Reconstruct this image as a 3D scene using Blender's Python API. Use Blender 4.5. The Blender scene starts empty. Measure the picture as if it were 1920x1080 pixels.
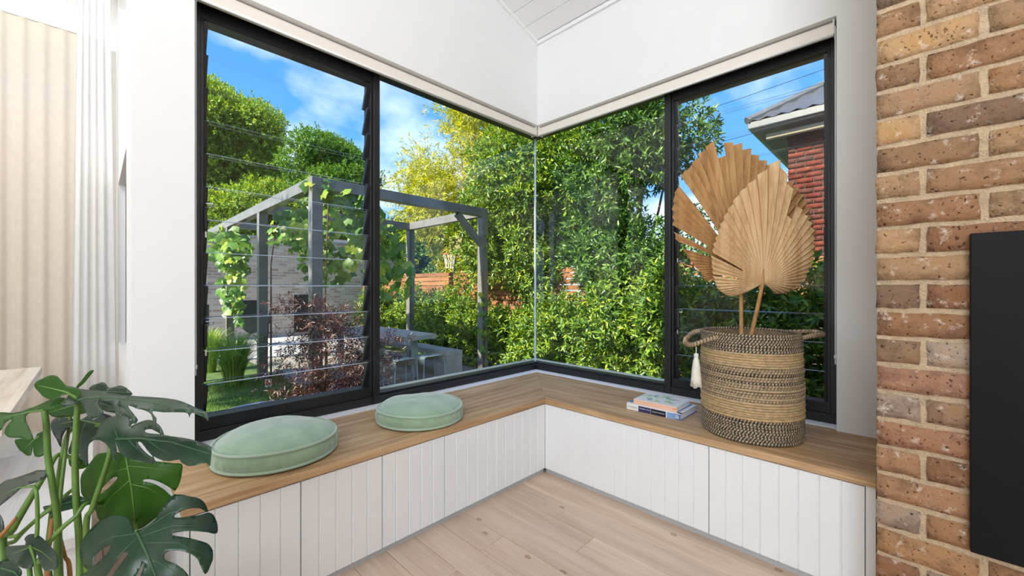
import bpy, math, random
import numpy as np
from mathutils import Vector, Matrix

random.seed(7)
rng = np.random.default_rng(7)
sc = bpy.context.scene
C = sc.collection

# ------------------------------------------------------------------ camera
EYE = Vector((0.0, 0.0, 1.117))
FWD = Vector((0.715, 0.699, 0.0)).normalized()
RGT = Vector((FWD.y, -FWD.x, 0.0))
F = 762.0
cam_d = bpy.data.cameras.new('camera')
cam_d.sensor_width = 36.0
cam_d.lens = F / 1920.0 * 36.0
cam_d.clip_start = 0.02
cam_d.clip_end = 500
cam = bpy.data.objects.new('camera', cam_d)
C.objects.link(cam)
cam.location = EYE
cam.rotation_euler = (math.pi / 2, 0, -math.atan2(FWD.x, FWD.y))
sc.camera = cam

def pt(x, y, d):
    return EYE + FWD * d + RGT * ((x - 960) / F * d) + Vector((0, 0, -(y - 540) / F * d))
def onz(x, y, z):
    return pt(x, y, (EYE.z - z) * F / (y - 540))

# ------------------------------------------------------------------ world, sun, area lights, exposure
sc.view_settings.view_transform = 'Standard'
sc.view_settings.look = 'None'
sc.view_settings.exposure = 0.35
sc.view_settings.gamma = 1.0
sc.view_settings.use_curve_mapping = False
sc.cycles.use_denoising = True
sc.cycles.transparent_max_bounces = 40
sc.cycles.max_bounces = 10
sc.cycles.diffuse_bounces = 5
sc.cycles.glossy_bounces = 4
sc.cycles.transmission_bounces = 6
sc.cycles.sample_clamp_indirect = 6.0

world = bpy.data.worlds.new('sky')
sc.world = world
world.use_nodes = True
wt = world.node_tree
wt.nodes.clear()
def wn(t, **k):
    n = wt.nodes.new(t)
    for a, b in k.items():
        setattr(n, a, b)
    return n
w_tc = wn('ShaderNodeTexCoord')
w_sep = wn('ShaderNodeSeparateXYZ')
wt.links.new(w_tc.outputs['Generated'], w_sep.inputs[0])
w_grad = wn('ShaderNodeValToRGB')
w_grad.color_ramp.elements[0].position = 0.0
w_grad.color_ramp.elements[0].color = (0.42, 0.66, 0.95, 1)
w_grad.color_ramp.elements[1].position = 0.62
w_grad.color_ramp.elements[1].color = (0.035, 0.24, 0.80, 1)
e = w_grad.color_ramp.elements.new(0.28)
e.color = (0.14, 0.43, 0.93, 1)
wt.links.new(w_sep.outputs['Z'], w_grad.inputs[0])
w_add = wn('ShaderNodeMath', operation='ADD'); w_add.inputs[1].default_value = 0.35
wt.links.new(w_sep.outputs['Z'], w_add.inputs[0])
w_max = wn('ShaderNodeMath', operation='MAXIMUM'); w_max.inputs[1].default_value = 0.05
wt.links.new(w_add.outputs[0], w_max.inputs[0])
w_dx = wn('ShaderNodeMath', operation='DIVIDE'); w_dy = wn('ShaderNodeMath', operation='DIVIDE')
wt.links.new(w_sep.outputs['X'], w_dx.inputs[0]); wt.links.new(w_max.outputs[0], w_dx.inputs[1])
wt.links.new(w_sep.outputs['Y'], w_dy.inputs[0]); wt.links.new(w_max.outputs[0], w_dy.inputs[1])
w_com = wn('ShaderNodeCombineXYZ')
wt.links.new(w_dx.outputs[0], w_com.inputs[0]); wt.links.new(w_dy.outputs[0], w_com.inputs[1])
w_com.inputs[2].default_value = 2.3
w_noise = wn('ShaderNodeTexNoise')
w_noise.inputs['Scale'].default_value = 1.9
w_noise.inputs['Detail'].default_value = 7.0
w_noise.inputs['Roughness'].default_value = 0.52
wt.links.new(w_com.outputs[0], w_noise.inputs['Vector'])
w_cl = wn('ShaderNodeValToRGB')
w_cl.color_ramp.elements[0].position = 0.46; w_cl.color_ramp.elements[0].color = (0, 0, 0, 1)
w_cl.color_ramp.elements[1].position = 0.74; w_cl.color_ramp.elements[1].color = (1, 1, 1, 1)
wt.links.new(w_noise.outputs[0], w_cl.inputs[0])
w_mix = wn('ShaderNodeMixRGB')
w_mix.inputs[2].default_value = (1.36, 1.40, 1.46, 1)
wt.links.new(w_cl.outputs[0], w_mix.inputs[0]); wt.links.new(w_grad.outputs[0], w_mix.inputs[1])
w_bg = wn('ShaderNodeBackground'); w_bg.inputs[1].default_value = 1.1
wt.links.new(w_mix.outputs[0], w_bg.inputs[0])
w_out = wn('ShaderNodeOutputWorld')
wt.links.new(w_bg.outputs[0], w_out.inputs[0])

sun_d = bpy.data.lights.new('sun', 'SUN')
sun_d.energy = 10.5
sun_d.angle = 0.012
sun_d.color = (1.0, 0.90, 0.72)
sun = bpy.data.objects.new('sun', sun_d)
C.objects.link(sun)
SUN_DIR = Vector((0.80, -0.05, -0.58))
sun.rotation_euler = SUN_DIR.to_track_quat('-Z', 'Y').to_euler()

def area_light(name, loc, target, size, power, col=(1, 1, 1)):
    l = bpy.data.lights.new(name, 'AREA')
    l.shape = 'RECTANGLE'
    l.size, l.size_y = size
    l.energy = power
    l.color = col
    o = bpy.data.objects.new(name, l)
    C.objects.link(o)
    o.location = loc
    o.rotation_euler = (Vector(target) - Vector(loc)).to_track_quat('-Z', 'Y').to_euler()
    return o
area_light('rear_fill_light', (-3.3, -1.5, 2.2), (1.3, 1.1, 0.9), (3.0, 2.6), 140, (0.87, 0.945, 1.0))  # unseen lamp added behind the camera to brighten the room
area_light('ceiling_fill_light', (-0.3, -0.7, 2.5), (0.5, 0.3, 3.7), (1.4, 1.4), 24, (0.90, 0.955, 1.0))  # added fill aimed up at the underlit ceiling; no pendant hangs here
area_light('nook_fill_light', (-0.7, 2.45, 2.72), (-0.25, 3.7, 1.3), (0.9, 0.4), 13, (1.0, 0.98, 0.94))  # out-of-view lamp added to brighten the curtains in the nook

# ------------------------------------------------------------------ mesh helpers
class MB:
    def __init__(s):
        s.v = []; s.f = []; s.m = []
    def add(s, vs, fs, mi=0):
        b = len(s.v)
        s.v += [tuple(p) for p in vs]
        for q in fs:
            s.f.append(tuple(i + b for i in q)); s.m.append(mi)
        return s
    def box(s, x0, x1, y0, y1, z0, z1, mi=0):
        vs = [(x0, y0, z0), (x1, y0, z0), (x1, y1, z0), (x0, y1, z0), (x0, y0, z1), (x1, y0, z1), (x1, y1, z1), (x0, y1, z1)]
        return s.add(vs, [(0, 3, 2, 1), (4, 5, 6, 7), (0, 1, 5, 4), (1, 2, 6, 5), (2, 3, 7, 6), (3, 0, 4, 7)], mi)
    def prism(s, poly, z0, z1, mi=0):
        n = len(poly)
        vs = [(x, y, z0) for x, y in poly] + [(x, y, z1) for x, y in poly]
        fs = [tuple(range(n - 1, -1, -1)), tuple(range(n, 2 * n))]
        fs += [(i, (i + 1) % n, n + (i + 1) % n, n + i) for i in range(n)]
        return s.add(vs, fs, mi)
    def tube(s, pts, rad, n=8, mi=0, cap=True):
        pts = [Vector(p) for p in pts]
        k = len(pts)
        rads = rad if isinstance(rad, (list, tuple)) else [rad] * k
        vs, fs = [], []
        up = None
        for i, p in enumerate(pts):
            t = (pts[min(i + 1, k - 1)] - pts[max(i - 1, 0)])
            t = t.normalized() if t.length > 1e-9 else Vector((0, 0, 1))
            if up is None:
                a = Vector((0, 0, 1)) if abs(t.z) < 0.9 else Vector((1, 0, 0))
                up = t.cross(a).normalized()
            up = (up - t * up.dot(t))
            up = up.normalized() if up.length > 1e-6 else t.orthogonal().normalized()
            b = t.cross(up)
            for j in range(n):
                a = 2 * math.pi * j / n
                vs.append(p + (up * math.cos(a) + b * math.sin(a)) * rads[i])
        for i in range(k - 1):
            for j in range(n):
                fs.append((i * n + j, i * n + (j + 1) % n, (i + 1) * n + (j + 1) % n, (i + 1) * n + j))
        if cap:
            fs.append(tuple(range(n - 1, -1, -1)))
            fs.append(tuple((k - 1) * n + j for j in range(n)))
        return s.add(vs, fs, mi)
    def lathe(s, prof, n=32, c=(0, 0, 0), mi=0):
        vs, fs = [], []
        for r, z in prof:
            for j in range(n):
                a = 2 * math.pi * j / n
                vs.append((c[0] + r * math.cos(a), c[1] + r * math.sin(a), c[2] + z))
        for i in range(len(prof) - 1):
            for j in range(n):
                fs.append((i * n + j, i * n + (j + 1) % n, (i + 1) * n + (j + 1) % n, (i + 1) * n + j))
        return s.add(vs, fs, mi)
    def mesh(s, name, mats, smooth=False):
        me = bpy.data.meshes.new(name)
        me.from_pydata(s.v, [], s.f)
        for m in (mats if isinstance(mats, (list, tuple)) else [mats]):
            me.materials.append(m)
        if any(s.m):
            me.polygons.foreach_set('material_index', s.m)
        if smooth:
            me.polygons.foreach_set('use_smooth', [True] * len(me.polygons))
        me.update()
        return me

def link(name, me, parent=None, loc=None):
    o = bpy.data.objects.new(name, me)
    C.objects.link(o)
    if loc is not None:
        o.location = loc
    if parent is not None:
        o.parent = parent
        if loc is None:                      # mesh in world coordinates under a placed root
            top = Vector((0, 0, 0)); q = parent
            while q is not None:
                top += Vector(q.location); q = q.parent
            o.location = -top
    return o
def build(name, mb, mats, parent=None, smooth=False, bevel=0, loc=None, segs=2):
    o = link(name, mb.mesh(name, mats, smooth), parent, loc)
    if bevel:
        m = o.modifiers.new('edge', 'BEVEL')
        m.width = bevel; m.segments = segs; m.limit_method = 'ANGLE'; m.angle_limit = math.radians(40)
    return o
def tag(o, label=None, cat=None, group=None, kind=None):
    if label: o['label'] = label
    if cat: o['category'] = cat
    if group: o['group'] = group
    if kind: o['kind'] = kind
    return o
def root(name, loc, label, cat, group=None, kind=None):
    o = bpy.data.objects.new(name, None)
    C.objects.link(o)
    o.location = loc
    o.empty_display_size = 0.05
    return tag(o, label, cat, group, kind)
def copy_tree(o, parent=None):
    c = o.copy()
    C.objects.link(c)
    c.parent = parent
    for ch in list(o.children):
        copy_tree(ch, c)
    return c

# ------------------------------------------------------------------ materials
def new_mat(name):
    m = bpy.data.materials.new(name)
    m.use_nodes = True
    nt = m.node_tree
    nt.nodes.clear()
    out = nt.nodes.new('ShaderNodeOutputMaterial')
    return m, nt, out
def nd(nt, t, ins=None, **k):
    n = nt.nodes.new(t)
    for a, b in k.items():
        setattr(n, a, b)
    for a, b in (ins or {}).items():
        if hasattr(b, 'is_output'):
            nt.links.new(b, n.inputs[a])
        else:
            n.inputs[a].default_value = b
    return n
def ramp(nt, fac, stops, interp='LINEAR'):
    r = nt.nodes.new('ShaderNodeValToRGB')
    cr = r.color_ramp
    cr.interpolation = interp
    while len(cr.elements) < len(stops):
        cr.elements.new(0.5)
    for el, (p, c) in zip(cr.elements, stops):
        el.position = p
        el.color = (c[0], c[1], c[2], 1)
    nt.links.new(fac, r.inputs[0])
    return r.outputs[0]
def c4(c):
    return (c[0], c[1], c[2], 1.0)
def plain(name, col, rough=0.5, var=0.06, scale=8.0, bump=0.0, bscale=60.0, metal=0.0, spec=0.5, sheen=0.0, coat=0.0):
    m, nt, out = new_mat(name)
    tc = nd(nt, 'ShaderNodeTexCoord')
    n = nd(nt, 'ShaderNodeTexNoise', {'Vector': tc.outputs['Object'], 'Scale': scale, 'Detail': 4.0})
    lo = [max(0, c * (1 - var)) for c in col]; hi = [min(1, c * (1 + var)) for c in col]
    colr = ramp(nt, n.outputs[0], [(0.3, lo), (0.7, hi)])
    b = nd(nt, 'ShaderNodeBsdfPrincipled', {'Base Color': colr, 'Roughness': rough, 'Metallic': metal, 'Specular IOR Level': spec})
    if sheen:
        b.inputs['Sheen Weight'].default_value = sheen
    if coat:
        b.inputs['Coat Weight'].default_value = coat
    if bump:
        n2 = nd(nt, 'ShaderNodeTexNoise', {'Vector': tc.outputs['Object'], 'Scale': bscale, 'Detail': 3.0})
        bp = nd(nt, 'ShaderNodeBump', {'Height': n2.outputs[0], 'Strength': bump, 'Distance': 0.01})
        nt.links.new(bp.outputs[0], b.inputs['Normal'])
    nt.links.new(b.outputs[0], out.inputs[0])
    return m
def wood(name, c_lo, c_mid, c_hi, axis=0, rough=0.45, stretch=16.0, scale=2.2, knots=False, objrand=0.0, spec=0.4):
    m, nt, out = new_mat(name)
    tc = nd(nt, 'ShaderNodeTexCoord')
    oi = nd(nt, 'ShaderNodeObjectInfo')
    off = nd(nt, 'ShaderNodeVectorMath', {0: tc.outputs['Object']}, operation='ADD')
    mul = nd(nt, 'ShaderNodeMath', {0: oi.outputs['Random'], 1: 37.0}, operation='MULTIPLY')
    cx = nd(nt, 'ShaderNodeCombineXYZ', {0: mul.outputs[0], 1: mul.outputs[0], 2: mul.outputs[0]})
    nt.links.new(cx.outputs[0], off.inputs[1])
    sv = [stretch] * 3; sv[axis] = 1.0
    mp = nd(nt, 'ShaderNodeMapping', {'Vector': off.outputs[0], 'Scale': sv})
    n1 = nd(nt, 'ShaderNodeTexNoise', {'Vector': mp.outputs[0], 'Scale': scale, 'Detail': 6.0, 'Roughness': 0.6, 'Distortion': 0.4})
    sv2 = [stretch * 5] * 3; sv2[axis] = 1.2
    mp2 = nd(nt, 'ShaderNodeMapping', {'Vector': off.outputs[0], 'Scale': sv2})
    n2 = nd(nt, 'ShaderNodeTexNoise', {'Vector': mp2.outputs[0], 'Scale': scale, 'Detail': 3.0})
    mx = nd(nt, 'ShaderNodeMath', {0: n1.outputs[0], 1: 0.7}, operation='MULTIPLY')
    mx2 = nd(nt, 'ShaderNodeMath', {0: n2.outputs[0], 1: 0.3, 2: mx.outputs[0]}, operation='MULTIPLY_ADD')
    col = ramp(nt, mx2.outputs[0], [(0.34, c_lo), (0.5, c_mid), (0.66, c_hi)])
    if knots:
        sv3 = [1.0] * 3; sv3[axis] = 0.62
        mp3 = nd(nt, 'ShaderNodeMapping', {'Vector': off.outputs[0], 'Scale': sv3})
        vo = nd(nt, 'ShaderNodeTexVoronoi', {'Vector': mp3.outputs[0], 'Scale': 4.2, 'Randomness': 1.0}, voronoi_dimensions='2D')
        kn = ramp(nt, vo.outputs['Distance'], [(0.010, (0.72, 0.58, 0.46)), (0.021, (0.66, 0.52, 0.40)), (0.028, (0.32, 0.22, 0.15)), (0.046, (1, 1, 1))])
        mm = nd(nt, 'ShaderNodeMixRGB', {0: 0.8, 1: col, 2: kn}, blend_type='MULTIPLY')
        col = mm.outputs[0]
    if objrand:
        hv = nd(nt, 'ShaderNodeHueSaturation', {'Color': col})
        mr = nd(nt, 'ShaderNodeMapRange', {0: oi.outputs['Random'], 3: 1 - objrand, 4: 1 + objrand})
        nt.links.new(mr.outputs[0], hv.inputs['Value'])
        col = hv.outputs[0]
    b = nd(nt, 'ShaderNodeBsdfPrincipled', {'Base Color': col, 'Roughness': rough, 'Specular IOR Level': spec})
    bp = nd(nt, 'ShaderNodeBump', {'Height': n2.outputs[0], 'Strength': 0.08, 'Distance': 0.004})
    nt.links.new(bp.outputs[0], b.inputs['Normal'])
    nt.links.new(b.outputs[0], out.inputs[0])
    return m
def leafmat(name, stops, transl=0.35, gloss=0.06, rough=0.35):
    m, nt, out = new_mat(name)
    g = nd(nt, 'ShaderNodeNewGeometry')
    col = ramp(nt, g.outputs['Random Per Island'], stops)
    d = nd(nt, 'ShaderNodeBsdfDiffuse', {'Color': col})
    hs = nd(nt, 'ShaderNodeHueSaturation', {'Color': col, 'Hue': 0.485, 'Saturation': 1.15, 'Value': 1.35})
    t = nd(nt, 'ShaderNodeBsdfTranslucent', {'Color': hs.outputs[0]})
    mx = nd(nt, 'ShaderNodeMixShader', {0: transl, 1: d.outputs[0], 2: t.outputs[0]})
    gl = nd(nt, 'ShaderNodeBsdfGlossy', {'Color': (1, 1, 1, 1), 'Roughness': rough})
    mx2 = nd(nt, 'ShaderNodeMixShader', {0: gloss, 1: mx.outputs[0], 2: gl.outputs[0]})
    nt.links.new(mx2.outputs[0], out.inputs[0])
    return m
def glassmat(name, tint=(0.97, 0.99, 0.98), f0=0.02):
    m, nt, out = new_mat(name)
    g = nd(nt, 'ShaderNodeNewGeometry')
    dt = nd(nt, 'ShaderNodeVectorMath', {0: g.outputs['Incoming'], 1: g.outputs['Normal']}, operation='DOT_PRODUCT')
    ab = nd(nt, 'ShaderNodeMath', {0: dt.outputs['Value']}, operation='ABSOLUTE')
    om = nd(nt, 'ShaderNodeMath', {0: 1.0, 1: ab.outputs[0]}, operation='SUBTRACT')
    pw = nd(nt, 'ShaderNodeMath', {0: om.outputs[0], 1: 5.0}, operation='POWER')
    fr = nd(nt, 'ShaderNodeMath', {0: pw.outputs[0], 1: 0.9, 2: f0}, operation='MULTIPLY_ADD')
    tr = nd(nt, 'ShaderNodeBsdfTransparent', {'Color': c4(tint)})
    gl = nd(nt, 'ShaderNodeBsdfGlossy', {'Color': (1, 1, 1, 1), 'Roughness': 0.0})
    mx = nd(nt, 'ShaderNodeMixShader', {0: fr.outputs[0], 1: tr.outputs[0], 2: gl.outputs[0]})
    nt.links.new(mx.outputs[0], out.inputs[0])
    return m
def brickmat(name, stops, white=0.5, dark=0.5):
    m, nt, out = new_mat(name)
    tc = nd(nt, 'ShaderNodeTexCoord')
    oi = nd(nt, 'ShaderNodeObjectInfo')
    mul = nd(nt, 'ShaderNodeMath', {0: oi.outputs['Random'], 1: 53.0}, operation='MULTIPLY')
    cx = nd(nt, 'ShaderNodeCombineXYZ', {0: mul.outputs[0], 1: mul.outputs[0], 2: mul.outputs[0]})
    off = nd(nt, 'ShaderNodeVectorMath', {0: tc.outputs['Object'], 1: cx.outputs[0]}, operation='ADD')
    base = ramp(nt, oi.outputs['Random'], stops)
    nl = nd(nt, 'ShaderNodeTexNoise', {'Vector': off.outputs[0], 'Scale': 14.0, 'Detail': 5.0, 'Roughness': 0.65})
    tone = ramp(nt, nl.outputs[0], [(0.32, (0.45, 0.42, 0.42)), (0.52, (1, 1, 1)), (0.7, (1.0, 0.86, 0.62))])
    m1 = nd(nt, 'ShaderNodeMixRGB', {0: dark, 1: base, 2: tone}, blend_type='MULTIPLY')
    nw = nd(nt, 'ShaderNodeTexNoise', {'Vector': off.outputs[0], 'Scale': 26.0, 'Detail': 6.0, 'Roughness': 0.7})
    wr = ramp(nt, nw.outputs[0], [(0.58, (0, 0, 0)), (0.68, (1, 1, 1))])
    wmul = nd(nt, 'ShaderNodeMath', {0: wr, 1: white}, operation='MULTIPLY')
    m2 = nd(nt, 'ShaderNodeMixRGB', {0: wmul.outputs[0], 1: m1.outputs[0], 2: (0.72, 0.62, 0.52, 1)})
    vo = nd(nt, 'ShaderNodeTexNoise', {'Vector': off.outputs[0], 'Scale': 95.0, 'Detail': 2.0})
    pr = ramp(nt, vo.outputs[0], [(0.30, (0.18, 0.14, 0.12)), (0.37, (1, 1, 1))])
    m3 = nd(nt, 'ShaderNodeMixRGB', {0: 0.9, 1: m2.outputs[0], 2: pr}, blend_type='MULTIPLY')
    b = nd(nt, 'ShaderNodeBsdfPrincipled', {'Base Color': m3.outputs[0], 'Roughness': 0.9, 'Specular IOR Level': 0.2})
    hsum = nd(nt, 'ShaderNodeMath', {0: nw.outputs[0], 1: vo.outputs[0]}, operation='ADD')
    bp = nd(nt, 'ShaderNodeBump', {'Height': hsum.outputs[0], 'Strength': 0.7, 'Distance': 0.006})
    nt.links.new(bp.outputs[0], b.inputs['Normal'])
    nt.links.new(b.outputs[0], out.inputs[0])
    return m
def clothmat(name, col, transl=0.4, alpha=1.0, weave=500.0):
    m, nt, out = new_mat(name)
    tc = nd(nt, 'ShaderNodeTexCoord')
    n = nd(nt, 'ShaderNodeTexNoise', {'Vector': tc.outputs['Object'], 'Scale': 30.0, 'Detail': 3.0})
    colr = ramp(nt, n.outputs[0], [(0.3, [c * 0.95 for c in col]), (0.7, col)])
    d = nd(nt, 'ShaderNodeBsdfDiffuse', {'Color': colr})
    t = nd(nt, 'ShaderNodeBsdfTranslucent', {'Color': colr})
    mx = nd(nt, 'ShaderNodeMixShader', {0: transl, 1: d.outputs[0], 2: t.outputs[0]})
    res = mx.outputs[0]
    if alpha < 1:
        tr = nd(nt, 'ShaderNodeBsdfTransparent')
        mx2 = nd(nt, 'ShaderNodeMixShader', {0: alpha, 1: tr.outputs[0], 2: res})
        res = mx2.outputs[0]
    nt.links.new(res, out.inputs[0])
    return m

M = {}
M['wall'] = plain('white_wall_paint', (0.82, 0.82, 0.82), 0.6, 0.01)
M['ceil'] = plain('white_ceiling_paint', (0.86, 0.86, 0.86), 0.55, 0.01)
M['joinery'] = plain('white_joinery_paint', (0.80, 0.805, 0.81), 0.4, 0.01)
M['kick'] = plain('grey_kickboard', (0.42, 0.43, 0.44), 0.4, 0.03)
M['black'] = plain('black_powdercoat', (0.012, 0.013, 0.015), 0.38, 0.2)
M['blacksatin'] = plain('black_panel', (0.007, 0.007, 0.0075), 0.5, 0.1, spec=0.12)
M['clip_and_shade'] = plain('dark_clip_plastic_and_edge_shade', (0.022, 0.024, 0.028), 0.3, 0.2)  # also colours the blades' bottom edges, painting in their shade
M['chrome'] = plain('bright_metal', (0.7, 0.72, 0.74), 0.2, 0.05, metal=1.0)
M['glass'] = glassmat('clear_glass')
M['gedge'] = plain('glass_edge', (0.46, 0.48, 0.47), 0.2, 0.2, metal=0.2, spec=0.6)
M['joint'] = plain('clear_silicone', (0.62, 0.70, 0.72), 0.3, 0.03)
M['strip'] = plain('pale_glass_reflection', (0.62, 0.66, 0.62), 0.35, 0.04)  # pale colour paints in the reflection at the foot of the glass
M['bench'] = wood('oak_veneer_along', (0.30, 0.165, 0.078), (0.48, 0.30, 0.155), (0.66, 0.46, 0.27), 0, 0.55, 14, 1.8, spec=0.25)
M['bench2'] = wood('oak_veneer_across', (0.30, 0.165, 0.078), (0.48, 0.30, 0.155), (0.66, 0.46, 0.27), 1, 0.55, 14, 1.8, spec=0.25)
M['floor'] = wood('pale_oak_floor', (0.52, 0.365, 0.265), (0.63, 0.46, 0.345), (0.71, 0.545, 0.425), 1, 0.42, 9, 1.6, knots=True, objrand=0.07)
M['blind'] = plain('cream_blind_fabric', (0.80, 0.74, 0.66), 0.75, 0.02)
M['velvet'] = plain('sage_velvet', (0.26, 0.385, 0.255), 0.75, 0.14, scale=14, bump=0.25, bscale=45, sheen=0.7)
M['piping'] = plain('sage_piping', (0.34, 0.46, 0.34), 0.6, 0.05, sheen=0.5)
M['mortar'] = plain('sand_mortar', (0.54, 0.40, 0.26), 0.95, 0.16, scale=30, bump=0.9, bscale=160)
M['brick'] = brickmat('recycled_brick', [(0.0, (0.25, 0.125, 0.07)), (0.2, (0.40, 0.225, 0.11)), (0.35, (0.19, 0.12, 0.08)), (0.5, (0.47, 0.29, 0.15)),
                      (0.65, (0.29, 0.18, 0.115)), (0.8, (0.43, 0.33, 0.26)), (0.9, (0.35, 0.16, 0.085)), (1.0, (0.40, 0.26, 0.15))], 0.65, 0.75)
M['redbrick'] = brickmat('red_house_brick', [(0.0, (0.10, 0.022, 0.018)), (0.3, (0.15, 0.036, 0.025)), (0.6, (0.075, 0.034, 0.032)), (0.8, (0.18, 0.048, 0.03)), (1.0, (0.12, 0.026, 0.02))], 0.15, 0.5)
M['redmortar'] = plain('grey_brown_mortar', (0.055, 0.04, 0.036), 0.95, 0.2)
M['palm1'] = wood('dried_palm_blade_tan', (0.42, 0.255, 0.115), (0.60, 0.40, 0.205), (0.72, 0.53, 0.31), 2, 0.7, 12, 2.0)
M['palm2'] = wood('dried_palm_blade_brown', (0.31, 0.155, 0.058), (0.48, 0.265, 0.105), (0.60, 0.37, 0.175), 2, 0.7, 12, 2.0)
M['palmstem'] = plain('dried_palm_stem', (0.42, 0.22, 0.075), 0.6, 0.25, scale=20)
M['ropedark'] = plain('charcoal_seagrass', (0.035, 0.032, 0.030), 0.85, 0.35, scale=60)
M['ropegrey'] = plain('bleached_seagrass', (0.46, 0.35, 0.225), 0.85, 0.25, scale=60)
M['ropetan'] = plain('tan_seagrass', (0.50, 0.34, 0.17), 0.85, 0.22, scale=60)
M['ropemid'] = plain('brown_seagrass', (0.22, 0.15, 0.085), 0.85, 0.35, scale=60)
M['tassel'] = plain('cream_cotton', (0.80, 0.76, 0.66), 0.85, 0.06, scale=40, bump=0.4, bscale=120)
M['paper'] = plain('book_paper', (0.80, 0.80, 0.82), 0.8, 0.05, scale=80)
M['bookpink'] = plain('peach_book_spine', (0.80, 0.47, 0.33), 0.5, 0.05)
M['bookwhite'] = plain('white_book_cover', (0.82, 0.80, 0.78), 0.35, 0.03)
M['bookblue'] = plain('blue_book_cover', (0.07, 0.17, 0.46), 0.35, 0.2, scale=30)
M['booknavy'] = plain('navy_spine_block', (0.022, 0.026, 0.105), 0.35, 0.2)
M['bookink'] = plain('black_navy_spine_block', (0.010, 0.012, 0.030), 0.35, 0.1)
M['booksky'] = plain('pale_blue_spine_block', (0.22, 0.36, 0.64), 0.35, 0.2, scale=50)
M['inkgrey'] = plain('grey_ink', (0.34, 0.34, 0.38), 0.6, 0.02)
M['inkwhite'] = plain('white_ink', (0.80, 0.80, 0.84), 0.6, 0.02)
M['orange'] = plain('orange_mark', (0.85, 0.33, 0.03), 0.5, 0.02)
M['washed'] = wood('whitewashed_table', (0.55, 0.46, 0.36), (0.68, 0.60, 0.50), (0.76, 0.70, 0.62), 1, 0.6, 10, 2.0)
M['washedw'] = wood('whitewashed_bench', (0.68, 0.66, 0.64), (0.76, 0.75, 0.74), (0.80, 0.80, 0.80), 1, 0.6, 10, 2.0)
M['linen'] = clothmat('oatmeal_linen', (0.80, 0.73, 0.645), 0.45)
M['sheer'] = clothmat('white_sheer', (0.92, 0.93, 0.95), 0.5, 0.80)
M['pot'] = plain('charcoal_pot', (0.05, 0.05, 0.055), 0.6, 0.2)
M['soil'] = plain('dark_soil', (0.06, 0.045, 0.03), 0.95, 0.4, bump=0.8, bscale=50)
M['pergola'] = plain('charcoal_steel', (0.165, 0.16, 0.155), 0.35, 0.15)
M['concrete'] = plain('grey_concrete', (0.34, 0.345, 0.35), 0.75, 0.14, scale=5, bump=0.15, bscale=50)
M['stoolmetal'] = plain('grey_green_stool_metal', (0.34, 0.40, 0.40), 0.45, 0.06)
M['fence'] = wood('cedar_fence_board', (0.15, 0.058, 0.025), (0.235, 0.098, 0.040), (0.33, 0.15, 0.065), 1, 0.7, 10, 2.0, objrand=0.2)
M['post'] = wood('weathered_post', (0.20, 0.16, 0.12), (0.30, 0.25, 0.20), (0.40, 0.34, 0.28), 2, 0.8, 10, 2.0)
M['bark'] = plain('brown_bark', (0.10, 0.065, 0.04), 0.9, 0.4, scale=12, bump=0.8, bscale=30)
M['lawn'] = plain('lawn_soil', (0.075, 0.13, 0.028), 0.95, 0.35, scale=6, bump=0.6, bscale=80)
M['gravel'] = plain('grey_gravel', (0.30, 0.28, 0.25), 0.95, 0.35, scale=50, bump=1.0, bscale=90)
M['paving'] = plain('pale_paving', (0.42, 0.42, 0.43), 0.85, 0.12, scale=3, bump=0.3, bscale=50)
M['roofmetal'] = plain('grey_corrugated_metal', (0.10, 0.105, 0.12), 0.45, 0.12, metal=0.3)
M['gutter'] = plain('pale_grey_gutter', (0.11, 0.118, 0.13), 0.4, 0.06)
M['soffit'] = plain('grey_soffit', (0.30, 0.29, 0.28), 0.7, 0.06)
M['cream'] = plain('cream_pipe', (0.60, 0.52, 0.40), 0.5, 0.06)
M['canvas'] = plain('dark_green_canvas', (0.016, 0.028, 0.024), 0.8, 0.2)
M['wire'] = plain('dark_wire', (0.01, 0.01, 0.012), 0.5, 0.1)
M['hooporange'] = plain('orange_rim', (0.55, 0.13, 0.03), 0.5, 0.1)
M['net'] = plain('white_net', (0.7, 0.7, 0.65), 0.8, 0.1)
M['backboard'] = plain('olive_backboard', (0.20, 0.17, 0.06), 0.6, 0.2)
M['redtag'] = plain('red_tag', (0.45, 0.08, 0.04), 0.6, 0.1)
M['firebox'] = plain('black_firebox', (0.012, 0.012, 0.012), 0.8, 0.1)

M['lf_hedge'] = leafmat('hedge_leaf', [(0.0, (0.045, 0.12, 0.022)), (0.45, (0.095, 0.20, 0.024)), (0.78, (0.23, 0.36, 0.03)), (1.0, (0.44, 0.50, 0.05))], 0.3, 0.045, 0.4)
M['lf_dark'] = leafmat('dark_tree_leaf', [(0.0, (0.03, 0.085, 0.02)), (0.5, (0.065, 0.16, 0.028)), (1.0, (0.17, 0.30, 0.04))], 0.3, 0.045, 0.4)
M['lf_yellow'] = leafmat('yellow_green_leaf', [(0.0, (0.17, 0.24, 0.012)), (0.5, (0.40, 0.43, 0.018)), (1.0, (0.66, 0.60, 0.035))], 0.4, 0.05, 0.4)
M['lf_far'] = leafmat('far_tree_leaf', [(0.0, (0.08, 0.19, 0.022)), (0.55, (0.19, 0.33, 0.035)), (0.85, (0.34, 0.44, 0.05)), (1.0, (0.52, 0.54, 0.07))], 0.35, 0.03, 0.5)
M['lf_far2'] = leafmat('deep_green_far_leaf', [(0.0, (0.045, 0.13, 0.02)), (0.6, (0.10, 0.24, 0.035)), (1.0, (0.22, 0.36, 0.05))], 0.35, 0.03, 0.5)
M['lf_vine'] = leafmat('grape_leaf', [(0.0, (0.06, 0.16, 0.03)), (0.6, (0.15, 0.31, 0.04)), (1.0, (0.42, 0.48, 0.06))], 0.45, 0.05, 0.4)
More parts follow.
